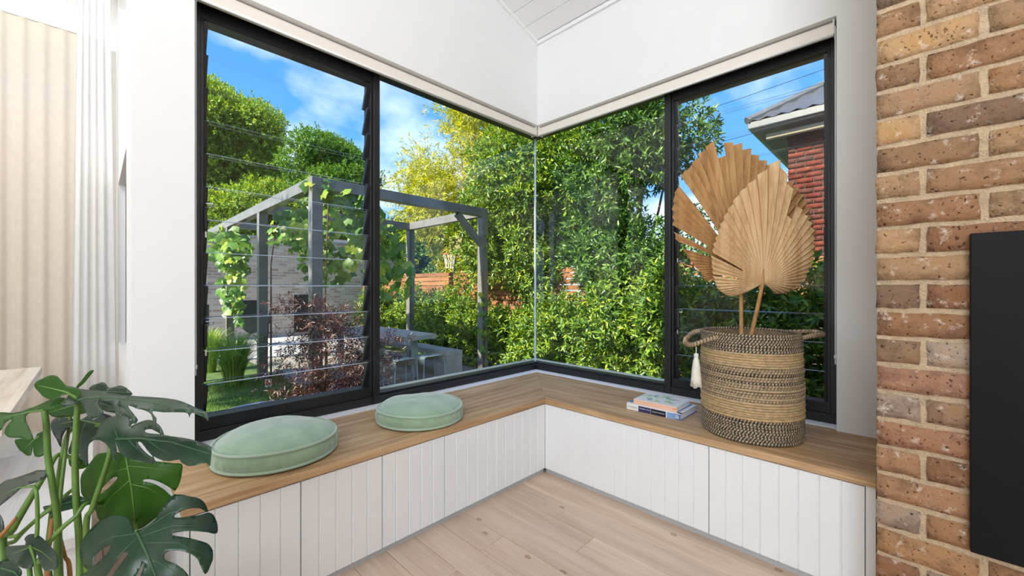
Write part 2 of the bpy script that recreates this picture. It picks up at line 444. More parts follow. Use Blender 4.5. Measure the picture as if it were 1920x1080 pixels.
M['lf_maple'] = leafmat('burgundy_maple_leaf', [(0.0, (0.035, 0.014, 0.014)), (0.6, (0.085, 0.028, 0.024)), (1.0, (0.20, 0.07, 0.04))], 0.35, 0.06, 0.4)
M['lf_grass'] = leafmat('tuft_grass_blade', [(0.0, (0.10, 0.22, 0.03)), (0.6, (0.22, 0.38, 0.05)), (1.0, (0.46, 0.52, 0.08))], 0.35, 0.04, 0.4)
M['lf_lawn'] = leafmat('lawn_blade', [(0.0, (0.06, 0.15, 0.02)), (0.6, (0.12, 0.26, 0.03)), (1.0, (0.24, 0.36, 0.06))], 0.3, 0.03, 0.5)

# monstera leaf: vein-coloured attribute, glossy upper side, bright translucency
def monsteramat(name, c_dark, c_mid, transl, tcol, rough=0.3):
    m, nt, out = new_mat(name)
    at = nd(nt, 'ShaderNodeAttribute', attribute_name='vein')
    tc = nd(nt, 'ShaderNodeTexCoord')
    n = nd(nt, 'ShaderNodeTexNoise', {'Vector': tc.outputs['Object'], 'Scale': 9.0, 'Detail': 3.0})
    col = ramp(nt, n.outputs[0], [(0.3, c_dark), (0.7, c_mid)])
    mv = nd(nt, 'ShaderNodeMixRGB', {0: at.outputs['Fac'], 1: col, 2: (0.13, 0.24, 0.05, 1)})
    b = nd(nt, 'ShaderNodeBsdfPrincipled', {'Base Color': mv.outputs[0], 'Roughness': rough, 'Specular IOR Level': 0.65})
    t = nd(nt, 'ShaderNodeBsdfTranslucent', {'Color': c4(tcol)})
    mx = nd(nt, 'ShaderNodeMixShader', {0: transl, 1: b.outputs[0], 2: t.outputs[0]})
    nt.links.new(mx.outputs[0], out.inputs[0])
    return m
M['mon'] = monsteramat('monstera_leaf_dark', (0.006, 0.030, 0.013), (0.014, 0.058, 0.022), 0.18, (0.07, 0.24, 0.010), 0.32)
M['mon2'] = monsteramat('monstera_leaf_bright', (0.022, 0.095, 0.004), (0.036, 0.135, 0.006), 0.42, (0.10, 0.38, 0.004), 0.42)
M['mongrey'] = monsteramat('monstera_leaf_grey', (0.022, 0.040, 0.026), (0.040, 0.062, 0.042), 0.10, (0.06, 0.18, 0.02), 0.34)
M['rib'] = plain('monstera_rib', (0.045, 0.11, 0.045), 0.4, 0.2)
M['petiole'] = plain('monstera_petiole', (0.10, 0.20, 0.035), 0.4, 0.25, scale=12)
M['deadleaf'] = plain('brown_sheath', (0.36, 0.17, 0.05), 0.7, 0.3, scale=20)

# ------------------------------------------------------------------ the room shell
WL, WR = 2.08, 2.415          # inner faces of the two window walls
FL, FR = 2.18, 2.51           # inner faces of the window frames
ZB, ZH = 0.45, 2.39           # bench top / lintel
def zc(x): return 3.028 + (WR - x) * 0.283      # raked ceiling height
mb = MB()
mb.box(0.09, 0.28, WL, 2.30, -0.45, ZH)
mb.add([(0.09, WL, ZH), (2.635, WL, ZH), (2.635, WL, zc(2.635) + .2), (0.09, WL, zc(.09) + .2), (0.09, 2.30, ZH), (2.635, 2.30, ZH), (2.635, 2.30, zc(2.635) + .2), (0.09, 2.30, zc(.09) + .2)],
       [(0, 1, 2, 3), (4, 7, 6, 5), (0, 4, 5, 1), (2, 6, 7, 3), (1, 5, 6, 2), (0, 3, 7, 4)])
mb.box(0.28, 2.445, 2.112, 2.30, -0.45, 0.418)
mb.box(0.28, 2.51, 2.112, FL, 0.418, 0.454)
mb.box(0.28, 2.635, FL, 2.30, 0.418, 0.449)
tag(build('wall_left', mb, M['wall']), 'white plastered wall around the louvre window, with a narrow pier', 'wall', kind='structure')
mb = MB()
mb.box(WR, 2.635, -3.7, 0.243, -0.45, 3.17)
mb.box(WR, 2.635, 0.243, WL, ZH, 3.17)
mb.box(2.447, 2.635, 0.243, 2.112, -0.45, 0.418)
mb.box(2.447, FR, 0.243, 2.112, 0.418, 0.454)
mb.box(FR, 2.635, 0.243, FL, 0.418, 0.449)
tag(build('wall_right', mb, M['wall']), 'white plastered wall between the window corner and the brick chimney', 'wall', kind='structure')

fl = root('floor', (0, 0, 0), 'pale knotted oak board floor', 'floor', kind='structure')
build('subfloor', MB().box(-4.2, 2.4, -3.7, 3.72, -0.08, -0.022), M['kick'], fl)
x = 1.0 - 0.14 * 37
k = 0
while x < 1.90:
    ys = [-3.7]
    y = -3.7 + random.uniform(0.3, 1.8)
    while y < 3.6:
        ys.append(y); y += random.choice([1.4, 1.8, 2.1])
    ys.append(3.72)
    if abs(x - 1.42) < 0.01:
        ys = [-3.7, -2.2, -0.8, 1.01, 3.72]
    if x > 0.75:
        ys = [min(q, 2.1) for q in ys if q < 2.0] + [2.1]
    for a, b in zip(ys[:-1], ys[1:]):
        if b - a < 0.02: continue
        build('floor_board', MB().box(x + 0.0009, x + 0.1391, a + 0.0008, b - 0.0008, -0.022, 0.0), M['floor'], fl, bevel=0.0011, segs=1)
    x += 0.14

ZC0, RAKE = 3.028, 0.283      # ceiling height at the right wall and its rise towards -X
def zc(x): return ZC0 + (WR - x) * RAKE
cl = root('ceiling', (0, 0, 2.9), 'white raked ceiling of grooved boards', 'ceiling', kind='structure')
mb = MB()
mb.add([(-4.2, -3.7, zc(-4.2) + .02), (2.6, -3.7, zc(2.6) + .02), (2.6, 2.3, zc(2.6) + .02), (-4.2, 2.3, zc(-4.2) + .02),
        (-4.2, -3.7, zc(-4.2) + .2), (2.6, -3.7, zc(2.6) + .2), (2.6, 2.3, zc(2.6) + .2), (-4.2, 2.3, zc(-4.2) + .2)],
       [(0, 3, 2, 1), (4, 5, 6, 7), (0, 1, 5, 4), (1, 2, 6, 5), (2, 3, 7, 6), (3, 0, 4, 7)])
build('ceiling_backing', mb, M['ceil'], cl)
x = WR - 0.03
while x > -4.1:
    a, b = x - 0.132, x - 0.002
    mb = MB()
    mb.add([(a, -3.7, zc(a)), (b, -3.7, zc(b)), (b, WL - 0.02, zc(b)), (a, WL - 0.02, zc(a)),
            (a, -3.7, zc(a) + .019), (b, -3.7, zc(b) + .019), (b, WL - 0.02, zc(b) + .019), (a, WL - 0.02, zc(a) + .019)],
           [(0, 3, 2, 1), (4, 5, 6, 7), (0, 1, 5, 4), (1, 2, 6, 5), (2, 3, 7, 6), (3, 0, 4, 7)])
    build('ceiling_board', mb, M['ceil'], cl)
    x -= 0.134
mb = MB()
mb.box(WR - 0.022, WR + 0.01, -3.7, WL, ZC0 - 0.018, ZC0 + 0.03)
mb.add([(-4.1, WL - .022, zc(-4.1) - .018), (WR, WL - .022, zc(WR) - .018), (WR, WL + .01, zc(WR) - .018), (-4.1, WL + .01, zc(-4.1) - .018),
        (-4.1, WL - .022, zc(-4.1) + .015), (WR, WL - .022, zc(WR) + .015), (WR, WL + .01, zc(WR) + .015), (-4.1, WL + .01, zc(-4.1) + .015)],
       [(0, 3, 2, 1), (4, 5, 6, 7), (0, 1, 5, 4), (1, 2, 6, 5), (2, 3, 7, 6), (3, 0, 4, 7)])
tag(build('trim_1', mb, M['ceil']), 'thin white bead where the raked ceiling meets the walls', 'trim', kind='structure')

# rear of the room and the dining nook
tag(build('wall_back', MB().box(-4.2, 2.6, -3.9, -3.7, -0.1, 5.2), M['wall']), 'plain white wall at the rear of the room', 'wall', kind='structure')
tag(build('wall_side', MB().box(-4.4, -4.2, -3.9, 3.9, -0.1, 5.2), M['wall']), 'plain white wall along the far side of the dining nook', 'wall', kind='structure')
mb = MB()
mb.add([(-4.2, 3.72, 2.66), (0.09, 3.72, 2.66), (0.09, 3.72, 2.95), (-4.2, 3.72, 4.37), (-4.2, 3.9, 2.66), (0.09, 3.9, 2.66), (0.09, 3.9, 2.95), (-4.2, 3.9, 4.37)],
       [(0, 1, 2, 3), (4, 7, 6, 5), (0, 4, 5, 1), (2, 6, 7, 3), (1, 5, 6, 2), (0, 3, 7, 4)])
mb.box(-4.2, -1.5, 3.72, 3.9, -0.1, 2.66)
mb.box(-1.5, 0.09, 3.72, 3.9, -0.1, 2.16)
mb.box(-0.05, 0.09, 3.72, 3.9, 2.16, 2.66)
tag(build('wall_dining', mb, M['wall']), 'white wall behind the oatmeal curtain, with a high window slot', 'wall', kind='structure')
mb = MB()
mb.box(0.09, 0.25, 2.30, 2.40, -0.45, 2.95)
mb.box(0.09, 0.25, 3.30, 3.9, -0.45, 2.95)
mb.box(0.09, 0.25, 2.40, 3.30, -0.45, 0.80)
mb.box(0.09, 0.25, 2.40, 3.30, 1.72, 1.95)
mb.box(0.09, 0.25, 2.40, 3.30, 2.75, 2.95)
tag(build('wall_nook', mb, M['wall']), 'white return wall of the dining nook with a small window', 'wall', kind='structure')
def zd(x): return 2.84 - 0.33 * x
mb = MB()
mb.add([(-4.2, 2.08, zd(-4.2)), (0.09, 2.08, zd(0.09)), (0.09, 3.72, zd(0.09)), (-4.2, 3.72, zd(-4.2)),
        (-4.2, 2.08, zd(-4.2) + .15), (0.09, 2.08, zd(0.09) + .15), (0.09, 3.72, zd(0.09) + .15), (-4.2, 3.72, zd(-4.2) + .15)],
       [(0, 3, 2, 1), (4, 5, 6, 7), (0, 1, 5, 4), (1, 2, 6, 5), (2, 3, 7, 6), (3, 0, 4, 7)])
tag(build('ceiling_dining', mb, M['ceil']), 'white raked ceiling over the dining nook', 'ceiling', kind='structure')
mb = MB()
mb.add([(-4.2, WL, zd(-4.2)), (0.09, WL, zd(0.09)), (0.09, WL, 3.88), (-4.2, WL, 5.1),
        (-4.2, 2.3, zd(-4.2)), (0.09, 2.3, zd(0.09)), (0.09, 2.3, 3.88), (-4.2, 2.3, 5.1)],
       [(0, 1, 2, 3), (4, 7, 6, 5), (0, 4, 5, 1), (2, 6, 7, 3), (1, 5, 6, 2), (0, 3, 7, 4)])
tag(build('wall_bulkhead', mb, M['wall']), 'white bulkhead over the opening to the dining nook', 'wall', kind='structure')

# ------------------------------------------------------------------ windows
BL = 0.1445                   # louvre pitch
def louvre_window(name, label, to_world, length, tilt, handles):
    """s runs along the wall, o runs outwards, z up.  to_world(s, o, z) -> world."""
    r = root(name, to_world(length / 2, 0.05, 0.455), label, 'window', kind='structure')
    def bx(m, s0, s1, o0, o1, z0, z1, mi=0):
        a = to_world(s0, o0, z0); b = to_world(s1, o1, z1)
        m.box(min(a[0], b[0]), max(a[0], b[0]), min(a[1], b[1]), max(a[1], b[1]), z0, z1, mi)
    fr = MB()
    bx(fr, 0, length, 0, 0.1, 0.455, 0.498)
    bx(fr, 0, length, 0, 0.1, 2.345, 2.389)
    bx(fr, 0, 0.034, 0, 0.1, 0.498, 2.345)
    bx(fr, length, length + 0.038, -0.004, 0.104, 0.455, 2.389)
    build('window_frame', fr, M['black'], r, bevel=0.0025)
    sf = MB()
    bx(sf, 0.034, length, 0.012, 0.09, 0.498, 0.552)
    bx(sf, 0.034, length, 0.012, 0.09, 2.287, 2.345)
    bx(sf, 0.034, 0.046, 0.012, 0.09, 0.552, 2.287)
    bx(sf, length - 0.012, length, 0.012, 0.09, 0.552, 2.287)
    build('louvre_frame', sf, M['black'], r, bevel=0.002)
    half = 0.0765
    z = 0.552 + BL / 2
    i = 0
    def bar(m, s0, s1, zc_, hl, ht, dz=0.0, do=0.0, mi=(0, 0, 0)):
        """a tilted flat bar: bottom edge outwards"""
        ca, sa = math.cos(tilt), math.sin(tilt)
        vs = []
        for s in (s0, s1):
            for (a, t) in ((-hl, -ht), (hl, -ht), (hl, ht), (-hl, ht)):
                o = 0.05 + do - a * sa + t * ca
                vs.append(to_world(s, o, zc_ + dz + a * ca + t * sa))
        m.add(vs, [(0, 1, 5, 4), (2, 3, 7, 6)], mi[0])
        m.add(vs, [(1, 2, 6, 5), (0, 3, 2, 1), (4, 5, 6, 7)], mi[1])
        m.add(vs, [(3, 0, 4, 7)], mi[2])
    while z < 2.287 - BL * 0.4:
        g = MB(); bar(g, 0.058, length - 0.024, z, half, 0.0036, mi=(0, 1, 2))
        gl = build('louvre_blade', g, [M['glass'], M['gedge'], M['clip_and_shade']], r)  # bottom edge gets the dark colour to paint in its shade
        for s0, s1 in ((0.047, 0.063), (length - 0.029, length - 0.013)):
            cm = MB(); bar(cm, s0, s1, z, half * 0.97, 0.0085)
            build('blade_clip', cm, M['clip_and_shade'], gl, bevel=0.002)
        z += BL; i += 1
    for (hz, s) in handles:
        hm = MB()
        bx(hm, s - 0.006, s + 0.006, -0.012, 0.012, hz - 0.05, hz + 0.05)
        hd = build('louvre_handle', hm, M['black'], r, bevel=0.003)
        pm = MB()
        sd = 0.026 if s < length / 2 else -0.026
        pm.tube([to_world(s, -0.008, hz + 0.045), to_world(s + sd * .5, -0.02, hz + 0.05), to_world(s + sd, -0.012, hz + 0.05), to_world(s + sd, -0.012, hz + 0.062), to_world(s, -0.010, hz + 0.062)], 0.003, 6)
        bx(pm, s - 0.003, s + 0.003, -0.014, -0.011, hz - 0.085, hz - 0.06)
        build('handle_loop', pm, M['chrome'], hd)
    return r
louvre_window('window_1', 'black framed louvre window with clear glass blades in front of the lawn', lambda s, o, z: (0.28 + s, FL + o, z), 0.822, math.radians(23), [(1.42, 0.05), (0.91, 0.05)])
louvre_window('window_2', 'black framed louvre window with clear glass blades behind the basket', lambda s, o, z: (FR + o, 0.243 + s, z), 0.825, math.radians(9), [(1.36, 0.775), (0.92, 0.775)])

GX, GY = 2.572, 2.242
r = root('window_3', (1.8, FL + .05, .455), 'frameless-corner fixed pane beside the lawn louvre window', 'window', kind='structure')
mb = MB()
mb.prism([(1.14, FL), (FR, FL), (FR + .03, FL + .03), (1.14, FL + .03)], 0.455, 0.492)
mb.prism([(1.14, FL + .03), (FR + .03, FL + .03), (FR + .1, FL + .1), (1.14, FL + .1)], 0.455, 0.505)
build('window_sill_frame', mb, M['black'], r, bevel=0.002)
mb = MB(); mb.prism([(1.14, FL + .02), (FR + .02, FL + .02), (FR + .1, FL + .1), (1.14, FL + .1)], 2.366, 2.389)
build('window_head_frame', mb, M['black'], r)
mb = MB(); mb.prism([(1.142, GY), (GX, GY), (GX + .010, GY + .010), (1.142, GY + .010)], 0.500, 2.367)
mb.m = [1, 1, 0, 1, 0, 1]
build('glass_pane', mb, [M['glass'], M['gedge']], r)
build('silicone_joint', MB().box(GX + .0, GX + .011, GY + .0, GY + .011, 0.5, 2.367), M['joint'], r)
build('glass_reflection_strip', MB().prism([(1.14, FL + .1), (FR + .1, FL + .1), (FR + .13, FL + .13), (1.14, FL + .13)], 0.46, 0.512), M['strip'], r)  # added strip, coloured as the reflection of the pane's bottom edge
r = root('window_4', (FR + .05, 1.6, .455), 'frameless-corner fixed pane facing the tall hedge', 'window', kind='structure')
mb = MB()
mb.prism([(FR, 1.11), (FR + .03, 1.11), (FR + .03, FL + .03), (FR, FL)], 0.455, 0.492)
mb.prism([(FR + .03, 1.11), (FR + .1, 1.11), (FR + .1, FL + .1), (FR + .03, FL + .03)], 0.455, 0.505)
build('window_sill_frame', mb, M['black'], r, bevel=0.002)
mb = MB(); mb.prism([(FR + .02, 1.11), (FR + .1, 1.11), (FR + .1, FL + .1), (FR + .02, FL + .02)], 2.366, 2.389)
build('window_head_frame', mb, M['black'], r)
mb = MB(); mb.prism([(GX, 1.112), (GX + .010, 1.112), (GX + .010, GY + .010), (GX, GY)], 0.500, 2.367)
mb.m = [1, 1, 1, 0, 1, 0]
build('glass_pane', mb, [M['glass'], M['gedge']], r)
build('glass_reflection_strip', MB().prism([(FR + .1, 1.11), (FR + .13, 1.11), (FR + .13, FL + .13), (FR + .1, FL + .1)], 0.46, 0.512), M['strip'], r)  # same painted reflection under the hedge-side pane
# dining nook window
r = root('window_5', (0.17, 2.85, 0.8), 'small black framed window in the dining nook return wall', 'window', kind='structure')
mb = MB()
mb.box(0.12, 0.19, 2.40, 3.30, 0.80, 0.85); mb.box(0.12, 0.19, 2.40, 3.30, 1.67, 1.72)
mb.box(0.12, 0.19, 2.40, 2.45, 0.85, 1.67); mb.box(0.12, 0.19, 3.25, 3.30, 0.85, 1.67)
build('window_frame', mb, M['black'], r)
build('glass_pane', MB().box(0.150, 0.156, 2.45, 3.25, 0.85, 1.67), M['glass'], r)
r = root('window_6', (0.17, 2.85, 1.95), 'high white framed window in the dining nook return wall', 'window', kind='structure')
mb = MB()
mb.box(0.12, 0.19, 2.40, 3.30, 1.95, 1.99); mb.box(0.12, 0.19, 2.40, 3.30, 2.71, 2.75)
mb.box(0.12, 0.19, 2.40, 2.44, 1.99, 2.71); mb.box(0.12, 0.19, 3.26, 3.30, 1.99, 2.71)
build('window_frame', mb, M['joinery'], r)
build('glass_pane', MB().box(0.150, 0.156, 2.44, 3.26, 1.99, 2.71), M['glass'], r)
r = root('window_7', (-0.8, 3.8, 2.16), 'high slot window behind the top of the oatmeal curtain', 'window', kind='structure')
mb = MB()
mb.box(-1.5, -0.05, 3.78, 3.84, 2.16, 2.20); mb.box(-1.5, -0.05, 3.78, 3.84, 2.62, 2.66)
mb.box(-1.5, -1.46, 3.78, 3.84, 2.20, 2.62); mb.box(-0.09, -0.05, 3.78, 3.84, 2.20, 2.62)
build('window_frame', mb, M['joinery'], r)
build('glass_pane', MB().box(-1.46, -0.09, 3.805, 3.811, 2.20, 2.62), M['glass'], r)

# ------------------------------------------------------------------ brick chimney
BX, BY = 1.726, 0.079
ch = root('wall_chimney', (BX + .1, BY - .7, 0), 'recycled brick chimney breast with sandy mortar', 'wall', kind='structure')
build('mortar_core', MB().box(BX + 0.0055, WR + 0.01, -1.95, BY - 0.006, 0, 3.3), M['mortar'], ch)
def brick_mesh(name, L, H, D, mats, seed, rough=0.0017, nx=6, nz=3):
    """front face towards -X, length along Y"""
    q = random.Random(seed)
    m = MB()
    vs, fs = [], []
    for i in range(nx + 1):
        for j in range(nz + 1):
            ed = (i in (0, nx)) or (j in (0, nz))
            px = (0.0018 if ed else 0.0) + q.uniform(-rough, rough)
            py = -L / 2 + L * i / nx + (q.uniform(-rough, rough) * 1.4)
            pz = -H / 2 + H * j / nz + (q.uniform(-rough, rough) * 1.4)
            vs.append((px, py, pz))
    w = nz + 1
    for i in range(nx):
        for j in range(nz):
            fs.append((i * w + j, i * w + j + 1, (i + 1) * w + j + 1, (i + 1) * w + j))
    rim = [i * w for i in range(nx + 1)] + [nx * w + j for j in range(1, w)] + [i * w + nz for i in range(nx - 1, -1, -1)] + [j for j in range(nz - 1, 0, -1)]
    b = len(vs)
    for i in rim:
        vs.append((D, vs[i][1], vs[i][2]))
    n = len(rim)
    for i in range(n):
        fs.append((rim[i], rim[(i + 1) % n], b + (i + 1) % n, b + i))
    m.add(vs, fs)
    return m.mesh(name, mats, True)
COURSE = 0.0853
full = [brick_mesh('brick_stretcher', 0.213, 0.0705, 0.02, M['brick'], s) for s in range(7)]
half_ = [brick_mesh('brick_header', 0.098, 0.0705, 0.02, M['brick'], 20 + s) for s in range(5)]
ch_loc = Vector(ch.location)
zrow = 1.816 - COURSE * 21
row = 0
while zrow < 3.2:
    zc_ = zrow + COURSE / 2
    stretcher = (row % 2 == 1)
    y = BY
    first = True
    while y > -1.0:
        L = 0.228 if (stretcher or not first) else 0.107
        me = random.choice(full if L > 0.2 else half_)
        vis = not (y < -0.16 and 0.45 < zc_ < 1.2)
        if vis:
            o = link('brick', me, ch, Vector((BX + random.uniform(-0.002, 0.002), y - L / 2 + 0.001, zc_)) - ch_loc)
            o.rotation_euler = (random.uniform(-0.012, 0.012), 0, random.uniform(-0.006, 0.006))
        y -= L + 0.004
        first = False
    row += 1
    zrow += COURSE
# returning face of the chimney seen from a step to the side
pn = root('fireplace_panel', (BX - .01, -.6, .38), 'large matte black rectangular panel mounted on the brick chimney', 'panel')
build('panel_face', MB().box(BX - 0.022, BX + 0.004, -1.35, -0.122, 0.381, 1.269), M['blacksatin'], pn, bevel=0.0015)
build('mounting_frame', MB().box(BX - 0.004, BX + 0.006, -1.33, -0.14, 0.40, 1.25), M['black'], pn)

# ------------------------------------------------------------------ window seat: cabinets and worktop
bt = root('bench_worktop', (2.1, 1.85, ZB - .03), 'L-shaped oak bench top running under the corner window', 'bench top')
build('top_board', MB().prism([(0.18, 1.57), (1.89, 1.57), (2.445, 2.110), (0.18, 2.110)], ZB - 0.03, ZB), M['bench'], bt, bevel=0.0015)
build('top_board', MB().prism([(1.8905, 1.57), (1.8905, 0.082), (2.445, 0.082), (2.445, 2.109)], ZB - 0.03, ZB), M['bench2'], bt, bevel=0.0015)

def vj_door(width, ht, groove=0.0668, th=0.018):
    """front towards -y, x from 0 to width, local z 0..ht"""
    prof = [(0, 0)]
    n = max(1, round(width / groove))
    for i in range(1, n):
        c = width * i / n
        prof += [(c - 0.0035, 0), (c, 0.0045), (c + 0.0035, 0)]
    prof += [(width, 0)]
    m = MB()
    k = len(prof)
    vs = [(x, y, 0) for x, y in prof] + [(x, y, ht) for x, y in prof]
    fs = [(i, i + 1, k + i + 1, k + i) for i in range(k - 1)]
    b = len(vs)
    vs += [(0, th, 0), (width, th, 0), (0, th, ht), (width, th, ht)]
    fs += [(b + 1, b, b + 2, b + 3), (0, k, b + 2, b), (k - 1, b + 1, b + 3, 2 * k - 1),
           tuple([b] + [b + 1] + list(range(k - 1, -1, -1))), tuple(list(range(k, 2 * k)) + [b + 3, b + 2])]
    return m.add(vs, fs)
def cabinet(w, org, rotz, label, group):
    r = root('bench_cabinet', org, label, 'cabinet', group)
    r.rotation_euler = (0, 0, rotz)
    me = MB().box(0.001, w - 0.001, 0.0215, 0.50, 0.03, 0.4185)
    o = link('cabinet_body', me.mesh('cabinet_body', M['joinery']), r, (0, 0, 0))
    o = link('cabinet_door', vj_door(w - 0.004, 0.386).mesh('cabinet_door', M['joinery']), r, (0.002, 0.002, 0.0285))
    me = MB().box(0.0, w, 0.014, 0.034, 0.0, 0.029)
    o = link('kickboard', me.mesh('kickboard', M['kick']), r, (0, 0, 0))
    return r
seamsX = [0.20, 0.518, 0.836, 1.154, 1.8985]
labs = ['white grooved cabinet door beside the open end of the bench', 'white grooved cabinet door next after the bench end unit, below the larger cushion side',
        'white grooved cabinet door between the two seat cushions', 'wide white grooved cabinet meeting the inner bench corner, under the small cushion']
for a, b, lb in zip(seamsX[:-1], seamsX[1:], labs):
    cabinet(b - a, (a, 1.574, 0), 0, lb, 'grooved cabinets under the window bench')
seamsY = [1.5765, 0.635, 0.111]
labs = ['wide white grooved cabinet meeting the inner bench corner, under the books', 'white grooved cabinet door below the woven basket']
for a, b, lb in zip(seamsY[:-1], seamsY[1:], labs):
    cabinet(a - b, (1.896, a, 0), -math.pi / 2, lb, 'grooved cabinets under the window bench')
tag(build('bench_end_panel', MB().box(0.186, 0.199, 1.576, 2.075, 0.0, 0.419), M['joinery'], bevel=0.001), 'plain white end panel closing the open end of the bench', 'panel')
tag(build('filler_panel', MB().box(1.898, 2.40, 0.083, 0.110, 0.0, 0.419), M['joinery'], bevel=0.001), 'narrow white filler panel between cabinet and brick chimney', 'panel')

# ------------------------------------------------------------------ roller blinds
def bead_chain(m, pos, z0, z1, r0=0.0023, pitch=0.0062):
    n = int((z1 - z0) / pitch)
    pts, rads = [], []
    for i in range(n):
        z = z0 + i * pitch
        pts += [(pos[0], pos[1], z), (pos[0], pos[1], z + pitch * .5)]
        rads += [r0, r0 * 0.35]
    m.tube(pts, rads, 6)
def blind(label, p0, p1, chain_at, outn):
    r = root('roller_blind', ((p0[0] + p1[0]) / 2, (p0[1] + p1[1]) / 2, 2.33), label, 'blind')
    a = Vector((p0[0], p0[1], 2.352)); b = Vector((p1[0], p1[1], 2.352))
    o = build('fabric_roll', MB().tube([a, b], 0.032, 28), M['blind'], r, smooth=False)
    m = MB()
    dn = Vector((outn[0], outn[1], 0))
    # fabric drop and bottom rail, on the room side of the roll
    q0, q1 = a - dn * 0.032, b - dn * 0.032
    t = dn * 0.0015
    m.add([q0 + Vector((0, 0, -0.040)), q1 + Vector((0, 0, -0.040)), q1 + Vector((0, 0, .004)), q0 + Vector((0, 0, .004)),
           q0 + t + Vector((0, 0, -0.040)), q1 + t + Vector((0, 0, -0.040)), q1 + t + Vector((0, 0, .004)), q0 + t + Vector((0, 0, .004))],
          [(0, 1, 2, 3), (7, 6, 5, 4), (0, 4, 5, 1), (2, 6, 7, 3), (1, 5, 6, 2), (0, 3, 7, 4)])
    build('fabric_drop', m, M['blind'], r)
    build('bottom_rail', MB().tube([q0 + Vector((0, 0, -0.040)), q1 + Vector((0, 0, -0.040))], 0.0055, 10), M['joinery'], r, smooth=True)
    for e_ in (p0, p1):
        c = Vector((e_[0], e_[1], 0))
        along = (b - a).normalized() * 0.003
        m = MB()
        mn = [min(c[i] - along[i] - abs(dn[i]) * .028, c[i] + along[i] + abs(dn[i]) * .028) for i in (0, 1)]
        mx_ = [max(c[i] - along[i] - abs(dn[i]) * .028, c[i] + along[i] + abs(dn[i]) * .028) for i in (0, 1)]
        mn = [min(mn[i], c[i] - abs(along[i])) for i in (0, 1)]; mx_ = [max(mx_[i], c[i] + abs(along[i])) for i in (0, 1)]
        m.box(mn[0], mx_[0], mn[1], mx_[1], 2.318, 2.389)
        build('bracket', m, M['joinery'], r)
    m = MB()
    side = dn * 0.011
    base = Vector((chain_at[0], chain_at[1], 0)) - dn * 0.018
    bead_chain(m, base - side, 0.80, 2.36)
    bead_chain(m, base + side, 0.80, 2.36)
    cn = build('bead_chain', m, M['joinery'], r, smooth=True)
    m = MB(); m.tube([base - side + Vector((0, 0, .80)), base - side * .8 + Vector((0, 0, .785)), base + Vector((0, 0, .78)), base + side * .8 + Vector((0, 0, .785)), base + side + Vector((0, 0, .80))], 0.0045, 8)
    m.tube([base + Vector((0, 0, .782)), base + Vector((0, 0, .755))], 0.003, 6)
    build('chain_weight', m, M['joinery'], r, smooth=True)
blind('rolled-up cream roller blind above the lawn side windows', (0.292, 2.128), (2.428, 2.128), (0.287, 2.128), (0, 1))
blind('rolled-up cream roller blind above the hedge side windows', (2.462, 2.092), (2.462, 0.256), (2.462, 0.250), (1, 0))

# ------------------------------------------------------------------ cushions
def cushion(label, cx, cy, R, H, seed):
    q = np.random.default_rng(seed)
    r = root('floor_cushion', (cx, cy, ZB), label, 'cushion', 'round velvet seat cushions')
    n = 96
    ph = q.uniform(0, 6.28, 8)
    def lump(a, rr):
        return rr * (0.0035 * math.sin(3 * a + ph[0]) + 0.0025 * math.sin(5 * a + ph[1] + 4 * rr) + 0.003 * math.sin(2 * a + 5 * rr + ph[2]))
    zs0, zs1 = 0.010, H * 0.60
    m = MB(); vs = []; fs = []
    rings = []
    for t in np.linspace(0.02, 1, 14):
        rings.append([(R * t * (1 + 0.0), zs1 + (H - zs1) * (1 - t ** 2.8) ** 0.75, t, 0)])
    for u in np.linspace(0.08, 1, 9):
        rings.append([(R * (1 + 0.035 * math.sin(math.pi * u)), zs1 + (zs0 - zs1) * u, 1.0, math.sin(math.pi * u))])
    for t in (0.96, 0.8, 0.4, 0.02):
        rings.append([(R * t, 0.0015, t, 0)])
    for (rr, z, t, g), in rings:
        for j in range(n):
            a = 2 * math.pi * j / n
            gat = 0.007 * g * math.sin(34 * a + 3 * math.sin(5 * a + ph[3]) + ph[4]) * (0.6 + 0.4 * math.sin(3 * a + ph[5]))
            zz = z + (lump(a, t) if z > zs1 else 0.0035 * (1 - 0) * math.sin(2 * a + ph[6]) * (1 if z > 0.01 else 0))
            vs.append(((rr + gat) * math.cos(a), (rr + gat) * math.sin(a), max(0.001, zz)))
    k = len(rings)
    for i in range(k - 1):
        for j in range(n):
            fs.append((i * n + j, (i + 1) * n + j, (i + 1) * n + (j + 1) % n, i * n + (j + 1) % n))
    fs.append(tuple(range(n)))
    fs.append(tuple((k - 1) * n + j for j in range(n - 1, -1, -1)))
    m.add(vs, fs)
    o = link('cushion_cover', m.mesh('cushion_cover', M['velvet'], True), r, (0, 0, 0))
    for zz in (zs1 + 0.002, zs0 + 0.001):
        pts = []
        for j in range(97):
            a = 2 * math.pi * j / 96
            w = 0.0035 * math.sin(2 * a + ph[6]) * (1 if zz > 0.03 else 0.4)
            pts.append(((R + 0.003) * math.cos(a), (R + 0.003) * math.sin(a), zz + w))
        link('piping', MB().tube(pts, 0.0058, 8, cap=False).mesh('piping', M['piping'], True), o, (0, 0, 0))
    return r
cushion('larger looking round sage velvet cushion beside the open end of the bench', 0.512, 1.825, 0.214, 0.118, 1)
cushion('round sage velvet cushion further along the bench towards the inner corner', 1.162, 1.795, 0.208, 0.108, 2)

